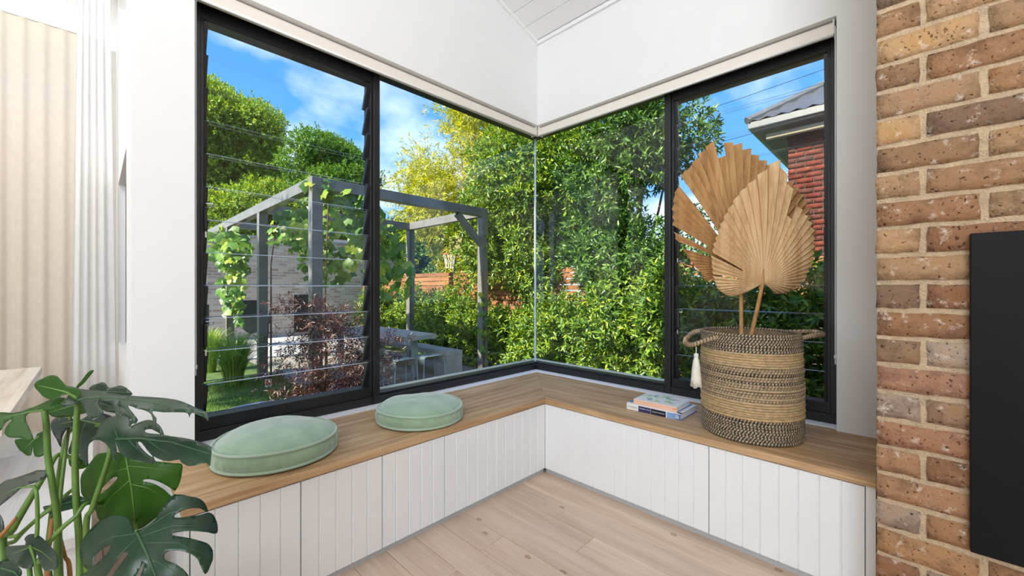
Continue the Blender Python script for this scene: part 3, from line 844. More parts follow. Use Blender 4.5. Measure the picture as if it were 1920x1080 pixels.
# ------------------------------------------------------------------ books
def text_mesh(txt, size, mat, parent, loc, rot, name='spine_lettering', wx=1.0):
    cu = bpy.data.curves.new(name, 'FONT')
    cu.body = txt; cu.size = size; cu.align_x = 'CENTER'; cu.align_y = 'CENTER'; cu.extrude = 0.0002
    tmp = bpy.data.objects.new('tmp', cu)
    C.objects.link(tmp)
    dg = bpy.context.evaluated_depsgraph_get()
    me = bpy.data.meshes.new_from_object(tmp.evaluated_get(dg))
    bpy.data.objects.remove(tmp)
    me.materials.clear(); me.materials.append(mat)
    o = bpy.data.objects.new(name, me); C.objects.link(o)
    o.parent = parent; o.location = loc; o.rotation_euler = rot; o.scale = (wx, 1, 1)
    return o
# local frame: x along the spine (towards the basket), y from the spine to the fore edge, z up
pA = onz(1175.5, 766, ZB); pB = onz(1276.5, 789, ZB)
ang = math.atan2(pB.y - pA.y, pB.x - pA.x)
L1 = (pB - pA).length; W1 = 0.215; H1 = 0.034
bk = root('book', (pA.x, pA.y, ZB), 'thick blue and white hardback lying at the bottom of the book pair', 'book', 'books lying on the window bench')
bk.rotation_euler = (0, 0, ang)
link('cover', MB().box(0, L1, 0.0, W1, 0, 0.003).box(0, L1, 0.0, W1, H1 - 0.003, H1).mesh('cover', M['bookblue']), bk, (0, 0, 0))
link('cover_border', MB().box(0.001, L1 + .0005, 0.001, 0.018, H1 - .001, H1 + 0.0006).box(L1 - 0.02, L1 + .0005, 0.0, W1, H1 - .001, H1 + 0.0006).mesh('cover_border', M['bookwhite']), bk, (0, 0, 0))
link('pages', MB().box(0.004, L1 - 0.004, 0.003, W1 - 0.005, 0.003, H1 - 0.003).mesh('pages', M['paper']), bk, (0, 0, 0))
sp = link('spine', MB().box(0, L1, -0.003, 0.002, 0, H1 + 0.0006).mesh('spine', M['bookwhite']), bk, (0, 0, 0))
def block(a, b, mat, z0=0.0005, z1=None):
    return link('spine_block', MB().box(L1 * a, L1 * b, -0.0036, -0.0028, z0, z1 or H1 - 0.004).mesh('spine_block', mat), sp, (0, 0, 0))
block(0.235, 0.47, M['booknavy']); block(0.475, 0.745, M['bookink']); block(0.765, 1.0, M['booksky']); block(0.88, 1.0, M['bookblue'], 0.0004, H1 - 0.003)
RX = (math.pi / 2, 0, 0)
text_mesh('Humanity', 0.016, M['inkgrey'], sp, (L1 * 0.115, -0.0040, H1 * 0.5), RX, wx=0.85)
text_mesh('THE NEW ATLAS', 0.0085, M['inkwhite'], sp, (L1 * 0.355, -0.0040, H1 * 0.52), RX, wx=0.95)
text_mesh('Design & Inspiration', 0.0088, M['inkwhite'], sp, (L1 * 0.612, -0.0040, H1 * 0.48), RX, wx=0.95)
m = MB(); m.tube([(L1 * 0.94 + 0.0085 * math.cos(a), -0.0042, H1 * 0.48 + 0.0085 * math.sin(a)) for a in np.linspace(0, 6.283, 25)], 0.0011, 6, cap=False)
m.tube([(L1 * 0.94 + 0.003 * math.cos(a), -0.0042, H1 * 0.48 + 0.004 * math.sin(a)) for a in np.linspace(0, 6.283, 13)], 0.001, 6, cap=False)
m.tube([(L1 * 0.94 + 0.002, -0.0042, H1 * 0.46), (L1 * 0.94 + 0.0095, -0.0042, H1 * 0.48 - 0.0095)], 0.001, 6)
link('round_emblem', m.mesh('round_emblem', M['inkwhite']), sp, (0, 0, 0))

L2, W2, H2 = L1 * 0.80, 0.185, 0.024
top = bk.matrix_basis @ Vector((L1 * 0.115, 0.012, 0))
z2 = ZB + H1 + 0.0008
b2 = root('book', (top.x, top.y, z2), 'thinner white hardback with peach spine, on top of the blue book', 'book', 'books lying on the window bench')
b2.rotation_euler = (0, 0, ang + 0.02)
m2, nt, out = new_mat('illustrated_cover')
tc = nd(nt, 'ShaderNodeTexCoord')
vo = nd(nt, 'ShaderNodeTexVoronoi', {'Vector': tc.outputs['Object'], 'Scale': 38.0})
vc = ramp(nt, vo.outputs['Color'], [(0.0, (0.80, 0.80, 0.78)), (0.55, (0.82, 0.80, 0.78)), (0.62, (0.45, 0.62, 0.28)), (0.72, (0.25, 0.45, 0.38)), (0.82, (0.28, 0.36, 0.58)), (0.9, (0.75, 0.30, 0.22))], 'CONSTANT')
gr = nd(nt, 'ShaderNodeTexGradient', {'Vector': nd(nt, 'ShaderNodeMapping', {'Vector': tc.outputs['Object'], 'Location': (-0.9, -0.9, 0.0), 'Scale': (8.2, 10.0, 0.01)}).outputs[0]}, gradient_type='SPHERICAL')
gm = ramp(nt, gr.outputs['Fac'], [(0.05, (0, 0, 0)), (0.35, (1, 1, 1))])
mxx = nd(nt, 'ShaderNodeMixRGB', {0: gm, 1: (0.82, 0.78, 0.76, 1), 2: vc})
bb = nd(nt, 'ShaderNodeBsdfPrincipled', {'Base Color': mxx.outputs[0], 'Roughness': 0.35})
nt.links.new(bb.outputs[0], out.inputs[0])
link('cover', MB().box(0, L2, 0.0, W2, 0, 0.0025).box(0, L2, 0.0, W2, H2 - 0.0025, H2).mesh('cover', m2), b2, (0, 0, 0))
link('pages', MB().box(0.004, L2 - 0.003, 0.003, W2 - 0.005, 0.0025, H2 - 0.0025).mesh('pages', M['paper']), b2, (0, 0, 0))
s2 = link('spine', MB().box(0, L2, -0.0025, 0.002, 0, H2 - 0.002).mesh('spine', M['bookpink']), b2, (0, 0, 0))
m = MB()
for a, z in ((0.92, 0.5), (0.945, 0.45), (0.965, 0.55)):
    m.lathe([(0.0, -0.002), (0.0035, -0.001), (0.0035, 0.001), (0.0, 0.002)], 8, (L2 * a, -0.003, H2 * z))
link('orange_emblem', m.mesh('orange_emblem', M['orange']), s2, (0, 0, 0))

# ------------------------------------------------------------------ woven basket with dried palm leaves
KX, KY = 2.135, 0.535
bs = root('woven_basket', (KX, KY, ZB + .002), 'tall coiled seagrass basket banded in charcoal and tan', 'basket')
def rope_ring(name, R, r, mats, twists=190, nseg=420, ncs=8):
    m = MB(); vs = []; fs = []; mi = []
    for i in range(nseg):
        th = 2 * math.pi * i / nseg
        for j in range(ncs):
            ph = 2 * math.pi * j / ncs
            rr = r * (0.86 + 0.26 * math.cos(2 * (ph - twists / 2 * th)))
            vs.append(((R + rr * math.cos(ph)) * math.cos(th), (R + rr * math.cos(ph)) * math.sin(th), rr * math.sin(ph)))
    for i in range(nseg):
        for j in range(ncs):
            fs.append((i * ncs + j, ((i + 1) % nseg) * ncs + j, ((i + 1) % nseg) * ncs + (j + 1) % ncs, i * ncs + (j + 1) % ncs))
            a = (2 * math.pi * (j + .5) / ncs - twists / 2 * 2 * math.pi * (i + .5) / nseg)
            mi.append(1 if math.cos(a) > 0.0 else 0)
    m.v = vs; m.f = fs; m.m = mi
    return m.mesh(name, mats, True)
NR = 42
BH = 0.468
rm = {'d': rope_ring('charcoal_coil', 0.20, 0.0070, [M['ropedark'], M['ropegrey']]),
      'm': rope_ring('mixed_coil', 0.20, 0.0070, [M['ropemid'], M['ropegrey']]),
      't': rope_ring('tan_coil', 0.20, 0.0070, [M['ropetan'], M['ropetan']]),
      'l': rope_ring('light_coil', 0.20, 0.0070, [M['ropetan'], M['ropegrey']])}
#           bottom ............................................................ top
bands = 'ddddddddd' + 'tlttltl' + 'mlmmlmmdmmdm' + 'ml' + 'ltttl' + 'ddddddd'
bands = bands[:NR]
for i, kx in enumerate(bands):
    u = i / (len(bands) - 1)
    R = 0.2 * (0.985 + 0.045 * math.sin(math.pi * (0.15 + 0.75 * (1 - u))) - 0.025 * u)
    o = link('coil', rm[kx], bs, (random.uniform(-.0025, .0025) + 0.004 * (1 - u), random.uniform(-.0025, .0025) - 0.004 * (1 - u), 0.0078 + (BH - 0.016) * u))
    o.scale = (R / 0.2, R / 0.2, 1)
    o.rotation_euler = (random.uniform(-0.006, 0.006), random.uniform(-0.006, 0.006), random.uniform(0, 6.28))
link('basket_liner', MB().lathe([(0.0, 0.004), (0.186, 0.004), (0.190, 0.2), (0.186, 0.455)], 40).mesh('basket_liner', M['ropemid'], True), bs, (0, 0, 0))
link('basket_filling', MB().lathe([(0.0, 0.40), (0.1, 0.398), (0.184, 0.39)], 32).mesh('basket_filling', M['soil'], True), bs, (0, 0, 0))
def handle(points, closed_label):
    m = MB()
    pts = [Vector(p) for p in points]
    # resample
    fine = []
    for i in range(len(pts) - 1):
        for t in np.linspace(0, 1, 14, endpoint=False):
            p0 = pts[max(i - 1, 0)]; p1 = pts[i]; p2 = pts[i + 1]; p3 = pts[min(i + 2, len(pts) - 1)]
            fine.append(0.5 * ((2 * p1) + (-p0 + p2) * t + (2 * p0 - 5 * p1 + 4 * p2 - p3) * t * t + (-p0 + 3 * p1 - 3 * p2 + p3) * t ** 3))
    fine.append(pts[-1])
    rads = [0.0115 * (0.88 + 0.22 * math.sin(i * 1.9)) for i in range(len(fine))]
    m.tube(fine, rads, 9)
    mi = []
    for k, f in enumerate(m.f):
        mi.append(1 if ((k // 9) + (k % 9) // 3) % 3 == 0 else 0)
    m.m = mi
    return link('rope_handle', m.mesh('rope_handle', [M['ropemid'], M['ropegrey']], True), bs, (0, 0, 0))
rx, ry = RGT.x, RGT.y
fx, fy = FWD.x, FWD.y
def loc(a, b, z): return (a * rx + b * fx, a * ry + b * fy, z)
handle([loc(0.185, 0.085, 0.445), loc(0.245, 0.075, 0.452), loc(0.315, 0.04, 0.458), loc(0.330, 0.0, 0.455), loc(0.305, -0.045, 0.452), loc(0.235, -0.065, 0.447), loc(0.185, -0.075, 0.440)], 'r')
hl = handle([loc(-0.170, 0.10, 0.455), loc(-0.215, 0.095, 0.45), loc(-0.270, 0.06, 0.420), loc(-0.285, 0.02, 0.40), loc(-0.268, -0.02, 0.405), loc(-0.22, -0.055, 0.43), loc(-0.175, -0.075, 0.445)], 'l')
m = MB()
tx = loc(-0.262, -0.03, 0)
m.tube([(tx[0], tx[1], 0.395), (tx[0], tx[1], 0.36)], 0.002, 6)
prof = [(0.002, 0.366), (0.009, 0.362), (0.010, 0.352), (0.0075, 0.347), (0.011, 0.338), (0.016, 0.30), (0.020, 0.25), (0.023, 0.212), (0.0, 0.214)]
b0 = len(m.v)
n = 30
vs, fs = [], []
for rr, z in prof:
    for j in range(n):
        a = 2 * math.pi * j / n
        w = 1 + (0.10 if j % 2 else -0.06)
        vs.append((tx[0] + rr * w * math.cos(a), tx[1] + rr * w * math.sin(a), z + (0.006 * math.sin(j * 7) if rr > 0.021 else 0)))
for i in range(len(prof) - 1):
    for j in range(n):
        fs.append((i * n + j, (i + 1) * n + j, (i + 1) * n + (j + 1) % n, i * n + (j + 1) % n))
m.add(vs, fs)
link('tassel', m.mesh('tassel', M['tassel'], True), bs, (0, 0, 0))

def palm_leaf(label, hub_px, d, data, stem_px, mat, npl, tilt, seed, split=(), tipcol=None):
    q = random.Random(seed)
    hub = pt(hub_px[0], hub_px[1], d)
    base = pt(stem_px[0], stem_px[1], stem_px[2])
    r = root('dried_palm_leaf', base, label, 'dried leaf', 'dried palm leaves in the basket')
    data = sorted(data)
    A = np.array([a for a, _ in data]); Rr = np.array([b for _, b in data]) / F * d
    a0, a1 = A[0], A[-1]
    m = MB(); vs, fs = [], []
    nr = 8
    rt = RGT.copy(); up = Vector((0, 0, 1)); nm = -FWD
    up = (up * math.cos(tilt) + nm * math.sin(tilt)).normalized()
    nm = rt.cross(up) * 1.0
    cols = []
    for i in range(npl * 2 + 1):
        u = i / (npl * 2)
        ang = a0 + (a1 - a0) * u
        rad = float(np.interp(ang, A, Rr))
        rad *= 1 + q.uniform(-0.014, 0.008)
        row_ = []
        for k in range(nr + 1):
            t = 0.02 + 0.98 * k / nr
            amp = 0.0125 * rad / 0.4 * (t ** 1.1) * (1 if i % 2 else -1)
            bow = 0.055 * (t ** 2) - 0.012 * math.sin(3 * math.radians(ang)) * t
            ca, sa = math.cos(math.radians(ang)), math.sin(math.radians(ang))
            p = rt * (rad * t * ca) + up * (rad * t * sa) + nm * (amp - bow)
            row_.append(hub + p - base)
        cols.append(row_)
    for row_ in cols: vs += row_
    w = nr + 1
    for i in range(npl * 2):
        for k in range(nr):
            u = (i + .5) / (npl * 2); ang = a0 + (a1 - a0) * u
            t = (k + .5) / nr
            if any(abs(ang - sa) < (a1 - a0) / npl * 0.5 * wd and t > st for sa, st, wd in split):
                continue
            fs.append((i * w + k, (i + 1) * w + k, (i + 1) * w + k + 1, i * w + k + 1))
    m.add(vs, fs)
    o = link('leaf_blade', m.mesh('leaf_blade', mat), r, (0, 0, 0))
    sm = o.modifiers.new('thickness', 'SOLIDIFY'); sm.thickness = 0.0014
    st = MB()
    h = hub - base
    low = (base - hub).normalized()
    st.tube([low * 0.11, Vector((0, 0, 0)), h * 0.5 + Vector((0.004, 0, 0)), h, h + up * 0.06], [0.0095, 0.0095, 0.0088, 0.0078, 0.003], 10)
    link('stem', st.mesh('stem', M['palmstem'], True), r, (0, 0, 0))
    return r
front = [(-30, 48), (-20, 65), (-7.5, 84), (14, 103), (33, 124), (46, 144), (62, 158), (73, 192), (82.6, 233), (92, 198), (112, 150), (130, 121), (144, 108), (164, 90), (190, 72), (211, 55), (222, 40)]
back = [(-20, 90), (10, 150), (26, 170), (45, 190), (65, 209), (76.6, 225), (87, 245), (99, 250), (107, 229), (112, 215), (117.5, 210), (126.6, 189), (137, 161), (150, 135), (161, 104), (170, 85), (185, 64), (205, 58)]
palm_leaf('pale tan dried fan palm leaf with spade outline, standing in front', (1430, 530), 1.845, front, (1411, 618, 1.88), M['palm1'], 46, 0.10, 3, split=[(150, .4, .7), (172, .55, .6), (68, .72, .6)])
palm_leaf('browner and taller dried fan palm leaf standing behind the tan one', (1388, 502), 1.97, back, (1390, 620, 1.93), M['palm2'], 52, -0.02, 5, split=[(121, .25, 1.1), (146, .55, .8), (158, .5, .9), (85, .85, .6), (96, .9, .6)])

# ------------------------------------------------------------------ dining nook: curtains, table, bench
def curtain(name, label, p0, p1, z0, z1, folds, amp, mat, flare=1.0, seed=0, center=None):
    q = random.Random(seed)
    r = root(name, ((p0[0] + p1[0]) / 2, (p0[1] + p1[1]) / 2, z0), label, 'curtain')
    L = math.hypot(p1[0] - p0[0], p1[1] - p0[1])
    ux, uy = (p1[0] - p0[0]) / L, (p1[1] - p0[1]) / L
    nx_, ny_ = -uy, ux
    NS, NZ = folds * 10, 26
    ph = [q.uniform(0, 6.28) for _ in range(5)]
    vs, fs = [], []
    for j in range(NZ + 1):
        v = j / NZ
        for i in range(NS + 1):
            u = i / NS
            s = (u - 0.5) * L * (1 + (flare - 1) * (1 - v)) + 0.5 * L
            w = folds * 2 * math.pi * u + 0.9 * math.sin(5 * u + ph[0]) + 0.6 * math.sin(11 * u + ph[1]) * (1 - v)
            a = amp * (0.55 + 0.45 * (1 - v)) * (0.75 + 0.25 * math.sin(7 * u + ph[2]))
            o = a * math.sin(w) + 0.3 * a * math.sin(2 * w + ph[3])
            s += 0.25 * a * math.cos(w)
            vs.append((p0[0] + ux * s + nx_ * o, p0[1] + uy * s + ny_ * o, z0 + (z1 - z0) * v))
    w_ = NS + 1
    for j in range(NZ):
        for i in range(NS):
            fs.append((j * w_ + i, j * w_ + i + 1, (j + 1) * w_ + i + 1, (j + 1) * w_ + i))
    build('curtain_fabric', MB().add(vs, fs), mat, r, smooth=True)
    build('curtain_track', MB().box(min(p0[0], p1[0]) - .01, max(p0[0], p1[0]) + .01, min(p0[1], p1[1]) - .012, max(p0[1], p1[1]) + .012, z1 - 0.002, z1 + 0.018), M['joinery'], r)
    return r
curtain('linen_curtain', 'pleated oatmeal linen curtain hanging behind the dining table', (-1.55, 3.60), (0.03, 3.60), 0.012, 2.655, 20, 0.026, M['linen'], 1.0, 1)
curtain('sheer_curtain', 'gathered white sheer curtain stacked beside the nook window', (-0.075, 3.22), (0.050, 3.26), 0.012, 2.80, 5, 0.016, M['sheer'], 1.45, 2)

tb = root('dining_table', (-0.75, 2.1, 0), 'whitewashed timber plank dining table on splayed legs', 'table')
for i in range(5):
    x1 = -0.177 - i * 0.19
    build('table_plank', MB().box(x1 - 0.186, x1, 1.75, 2.90, 0.715, 0.75), M['washed'], tb, bevel=0.002)
def leg_bar(m, a, b, w):
    a, b = Vector(a), Vector(b)
    m.add([a + Vector((dx * w, dy * w, 0)) for dx, dy in ((-1, -1), (1, -1), (1, 1), (-1, 1))] + [b + Vector((dx * w, dy * w, 0)) for dx, dy in ((-1, -1), (1, -1), (1, 1), (-1, 1))],
          [(0, 3, 2, 1), (4, 5, 6, 7), (0, 1, 5, 4), (1, 2, 6, 5), (2, 3, 7, 6), (3, 0, 4, 7)])
    return m
for (xa, ya, xb, yb) in ((-0.22, 2.62, -0.26, 2.55), (-1.06, 2.62, -1.02, 2.55), (-0.22, 1.98, -0.26, 2.05), (-1.06, 1.98, -1.02, 2.05)):
    build('table_leg', leg_bar(MB(), (xa, ya, 0), (xb, yb, 0.715), 0.028), M['washedw'], tb)
bn = root('dining_bench', (-0.18, 2.3, 0), 'long white-painted bench seat tucked beside the dining table', 'bench')
for i in range(2):
    build('seat_plank', MB().box(-0.17 + i * 0.165 - 0.17, -0.17 + i * 0.165 - 0.004, 1.60, 2.88, 0.42, 0.45), M['washedw'], bn, bevel=0.002)
build('end_panel', MB().box(-0.33, -0.012, 1.62, 1.65, 0, 0.42), M['washedw'], bn)
build('end_panel', MB().box(-0.33, -0.012, 2.80, 2.83, 0, 0.42), M['washedw'], bn)
build('side_rail', MB().box(-0.05, -0.03, 1.65, 2.80, 0.02, 0.42), M['washedw'], bn)

# ------------------------------------------------------------------ monstera
POT = Vector((-0.035, 1.20, 0.0))
mo = root('monstera_plant', POT, 'large split-leaf monstera in a pot beside the bench end', 'plant')
build('pot', MB().lathe([(0.0, 0.0), (0.11, 0.0), (0.125, 0.02), (0.15, 0.30), (0.155, 0.32), (0.14, 0.32), (0.135, 0.28), (0.0, 0.28)], 32, POT), M['pot'], mo, smooth=True)
build('potting_soil', MB().lathe([(0.0, 0.292), (0.134, 0.285)], 24, POT), M['soil'], mo)
from mathutils.geometry import delaunay_2d_cdt
K = 2.6667
def mp(x, y, d):
    """point of the plant study: sheet coordinates and distance from the eye"""
    return pt(x / K, 675 + y / K, d)
def leaf(poly, dep, mat, ribs=(), holes=(), step=20, wave=0.0028, seed=0):
    """a leaf sheet with its own outline, bent in depth by dep(x, y)"""
    q = random.Random(seed)
    ph = [q.uniform(0, 6.28) for _ in range(4)]
    def D(x, y):
        return dep(x, y) + wave * (math.sin(x * .017 + ph[0]) + math.sin(y * .019 + ph[1]) + .4 * math.sin((x + y) * .03 + ph[2]))
    def smooth_loop(P):
        out_ = []
        n = len(P)
        for i in range(n):
            p0, p1, p2, p3 = (Vector(P[(i + k) % n]) for k in (-1, 0, 1, 2))
            for t in (0, .34, .67):
                out_.append(0.5 * ((2 * p1) + (-p0 + p2) * t + (2 * p0 - 5 * p1 + 4 * p2 - p3) * t * t * .8 + (-p0 + 3 * p1 - 3 * p2 + p3) * t ** 3 * .8) if t else p1)
        return out_
    loops = [smooth_loop(poly)] + [smooth_loop(h) for h in holes]
    verts, edges = [], []
    for lp in loops:
        b = len(verts)
        verts += [Vector((p.x, p.y)) for p in lp]
        edges += [(b + i, b + (i + 1) % len(lp)) for i in range(len(lp))]
    def inside(p, lp):
        c = False
        n = len(lp)
        for i in range(n):
            a, b2 = lp[i], lp[(i + 1) % n]
            if (a.y > p[1]) != (b2.y > p[1]) and p[0] < (b2.x - a.x) * (p[1] - a.y) / (b2.y - a.y) + a.x:
                c = not c
        return c
    xs = [p.x for p in loops[0]]; ys = [p.y for p in loops[0]]
    x = min(xs) + step / 2
    while x < max(xs):
        y = min(ys) + step / 2
        while y < max(ys):
            p = (x + q.uniform(-3, 3), y + q.uniform(-3, 3))
            if inside(p, loops[0]) and not any(inside(p, h) for h in loops[1:]):
                verts.append(Vector(p))
            y += step
        x += step
    vo, eo, fo, *_ = delaunay_2d_cdt(verts, edges, [], 0, 1e-5)
    fs = []
    for f in fo:
        c = sum((vo[k] for k in f), Vector((0, 0))) / len(f)
        if inside(c, loops[0]) and not any(inside(c, h) for h in loops[1:]):
            fs.append(tuple(f))
    me = MB().add([mp(v.x, v.y, D(v.x, v.y)) for v in vo], fs).mesh('leaf', mat, True)
    at = me.attributes.new('vein', 'FLOAT', 'POINT')
    o = link('leaf', me, mo)
    sm = o.modifiers.new('thickness', 'SOLIDIFY'); sm.thickness = 0.0007
    for k, rb in enumerate(ribs):
        pts = []
        for i in range(len(rb) - 1):
            for t in (0, .25, .5, .75):
                x = rb[i][0] + (rb[i + 1][0] - rb[i][0]) * t; y = rb[i][1] + (rb[i + 1][1] - rb[i][1]) * t
                pts.append(mp(x, y, D(x, y) - 0.0006))
        pts.append(mp(rb[-1][0], rb[-1][1], D(*rb[-1]) - 0.0004))
        r0 = 0.0026 if k == 0 else 0.0011
        build('midrib' if k == 0 else 'vein', MB().tube(pts, [r0 * (1 - .8 * i / len(pts)) for i in range(len(pts))], 6), M['rib'] if mat is M['mon'] else M['petiole'], o, smooth=True)
    return o
def stem(pts, r0, r1, mat='petiole', name='petiole', foot=None):
    ps = [mp(*p) for p in pts]
    if foot is not None:
        ps.append(POT + Vector(foot))
    fine = []
    for i in range(len(ps) - 1):
        for t in np.linspace(0, 1, 8, endpoint=False):
            p0 = ps[max(i - 1, 0)]; p1 = ps[i]; p2 = ps[i + 1]; p3 = ps[min(i + 2, len(ps) - 1)]
            fine.append(0.5 * ((2 * p1) + (-p0 + p2) * t + (2 * p0 - 5 * p1 + 4 * p2 - p3) * t * t + (-p0 + 3 * p1 - 3 * p2 + p3) * t ** 3))
    fine.append(ps[-1])
    rads = [r0 + (r1 - r0) * i / (len(fine) - 1) for i in range(len(fine))]
    return build(name, MB().tube(fine, rads, 8), M[mat], mo, smooth=True)
# broad split leaf hanging lowest
leaf([(683, 855), (760, 815), (800, 760), (850, 690), (885, 672), (940, 680), (1000, 695), (1030, 730), (1038, 762), (1000, 742), (940, 745), (890, 765), (872, 780), (880, 788), (930, 785),
      (1000, 775), (1045, 763), (1075, 790), (1088, 840), (1080, 868), (1040, 862), (960, 855), (900, 860), (862, 868), (870, 878), (930, 888), (1000, 905), (1045, 925), (1065, 970), (1055, 1020),
      (1025, 1072), (990, 1000), (940, 965), (880, 952), (840, 958), (820, 980), (830, 1000), (880, 1020), (930, 1060), (955, 1110), (950, 1180), (900, 1130), (850, 1110), (820, 1125), (850, 1170),
      (850, 1250), (800, 1320), (740, 1280), (690, 1250), (640, 1260), (650, 1190), (690, 1110), (720, 1030), (714, 1018), (685, 1070), (620, 1170), (540, 1240), (480, 1200), (540, 1110), (590, 1040),
      (638, 975), (630, 962), (608, 972), (560, 1040), (490, 1130), (400, 1180), (330, 1150), (390, 1090), (440, 1055), (490, 1012), (530, 975), (553, 936), (546, 928), (500, 955), (475, 985), (466, 1025),
      (440, 1047), (412, 1010), (400, 950), (420, 890), (470, 830), (520, 790), (570, 775), (620, 780), (648, 800), (660, 835)],
     lambda x, y: .80 - .00022 * (y - 855) + .00000035 * (x - 720) ** 2, M['mon'],
     [[(683, 858), (740, 980), (785, 1100), (800, 1300)], [(690, 868), (850, 765), (1015, 715)], [(700, 885), (860, 828), (1070, 828)], [(715, 915), (880, 912), (1045, 980)], [(755, 990), (860, 1050), (930, 1130)],
      [(682, 868), (560, 885), (430, 950)], [(692, 885), (580, 985), (400, 1130)], [(720, 935), (640, 1060), (540, 1190)]], seed=1)
# bright green hanging leaf with two slots
leaf([(628, 480), (600, 463), (560, 462), (500, 466), (470, 490), (440, 530), (410, 570), (404, 620), (412, 675), (450, 705), (478, 745), (490, 790), (540, 830), (610, 850), (683, 850), (740, 820), (800, 770),
      (840, 720), (858, 690), (845, 670), (810, 640), (760, 615), (722, 608), (720, 598), (760, 597), (820, 620), (860, 645), (878, 652), (900, 610), (910, 560), (912, 522), (870, 516), (800, 508), (700, 497)],
     lambda x, y: .875 + .00004 * (y - 480) + .0000004 * (x - 650) ** 2, M['mon2'],
     [[(630, 482), (658, 640), (680, 842)], [(640, 540), (560, 560), (470, 640)], [(650, 600), (560, 680), (500, 760)], [(642, 530), (760, 540), (890, 560)], [(655, 620), (740, 640), (830, 690)]],
     holes=[[(586, 583), (560, 592), (522, 628), (498, 660), (506, 668), (545, 636), (580, 602)]], seed=2)
# arching leaf seen along its upper side
leaf([(450, 402), (480, 375), (492, 340), (520, 300), (570, 282), (620, 278), (650, 298), (662, 318), (646, 335), (690, 315), (740, 300), (780, 312), (810, 345), (818, 376), (785, 360), (755, 346), (725, 352),
      (740, 366), (790, 370), (860, 382), (930, 392), (1000, 410), (1050, 430), (1058, 445), (1055, 490), (1050, 530), (1030, 515), (985, 525), (940, 530), (905, 510), (898, 498), (850, 506), (800, 498), (768, 482),
      (782, 518), (720, 508), (660, 495), (615, 480), (590, 440), (576, 402), (584, 450), (572, 505), (555, 455), (520, 412), (480, 400)],
     lambda x, y: .86 - .00042 * (y - 395) - .00007 * (x - 600), M['mon'],
     [[(578, 396), (700, 392), (860, 412), (1050, 470)], [(600, 397), (640, 350), (720, 318)], [(590, 392), (570, 340), (600, 290)], [(640, 397), (680, 440), (760, 500)], [(740, 400), (790, 440), (880, 490)]],
     holes=[[(690, 414), (705, 412), (735, 450), (765, 484), (740, 472), (708, 440)]], seed=3)
# top leaf, seen almost edge-on
leaf([(335, 132), (400, 145), (450, 150), (500, 155), (560, 168), (640, 178), (740, 185), (830, 192), (900, 205), (970, 235), (1030, 260), (1045, 288), (1038, 306),
      (1026, 284), (1000, 275), (960, 265), (948, 290), (940, 268), (900, 262), (820, 262), (762, 256), (782, 290), (776, 325), (760, 342), (765, 300), (745, 262), (690, 245), (642, 228), (662, 262), (690, 300), (664, 320),
      (650, 280), (620, 240), (588, 218), (602, 245), (596, 275), (580, 286), (574, 240), (540, 212), (484, 208), (520, 260), (480, 295), (455, 300), (430, 260), (404, 208), (385, 215), (340, 235), (302, 225), (330, 195), (345, 165)],
     lambda x, y: .865 - .00055 * (y - 185) - .00006 * (x - 400), M['mon'],
     [[(388, 202), (430, 190), (540, 186), (720, 206), (900, 236), (1035, 290)], [(560, 186), (610, 205), (660, 270)]], wave=0.004, seed=4)
leaf([(172, 126), (210, 95), (265, 76), (300, 95), (335, 130), (400, 148), (395, 190), (365, 200), (340, 172), (290, 190), (240, 195), (200, 165)], lambda x, y: .87 - .0003 * (y - 140), M['mon2'], [[(385, 190), (330, 160), (250, 140), (190, 128)]], wave=.002, seed=18)
# grey-green leaf facing the window behind the stems
leaf([(255, 315), (290, 288), (350, 292), (400, 300), (460, 265), (520, 268), (565, 290), (535, 330), (505, 370), (470, 400), (442, 430), (442, 522), (415, 505), (390, 478), (345, 470), (350, 430), (368, 370), (356, 338),
      (332, 350), (312, 390), (306, 436), (285, 400), (262, 360)], lambda x, y: .955 - .00025 * (y - 350) + .0001 * (x - 400), M['mongrey'],
     [[(520, 325), (400, 300), (300, 320)], [(430, 308), (405, 370), (400, 470)]], seed=5)
# leaf reaching out to the table
leaf([(-70, 300), (-20, 264), (60, 266), (140, 246), (215, 216), (270, 190), (335, 194), (300, 226), (250, 245), (215, 252), (150, 264), (130, 292), (142, 330), (168, 396), (100, 390), (40, 386), (25, 350), (62, 300),
      (30, 312), (10, 345), (-20, 372), (-70, 385)], lambda x, y: .85 - .00045 * (y - 250), M['mon2'], [[(220, 250), (140, 262), (40, 285), (-60, 330)]], seed=6)
leaf([(80, 396), (165, 397), (186, 370), (226, 360), (232, 420), (226, 470), (176, 482), (168, 420), (156, 476), (120, 466), (86, 432)], lambda x, y: .885 - .0001 * (y - 400), M['mon2'], [[(200, 380), (170, 400), (130, 440)]], seed=7)
leaf([(236, 238), (330, 206), (400, 210), (445, 250), (400, 272), (330, 286), (260, 282)], lambda x, y: .93 - .0002 * (y - 240), M['mon2'], [[(390, 220), (330, 240), (250, 262)]], seed=8)
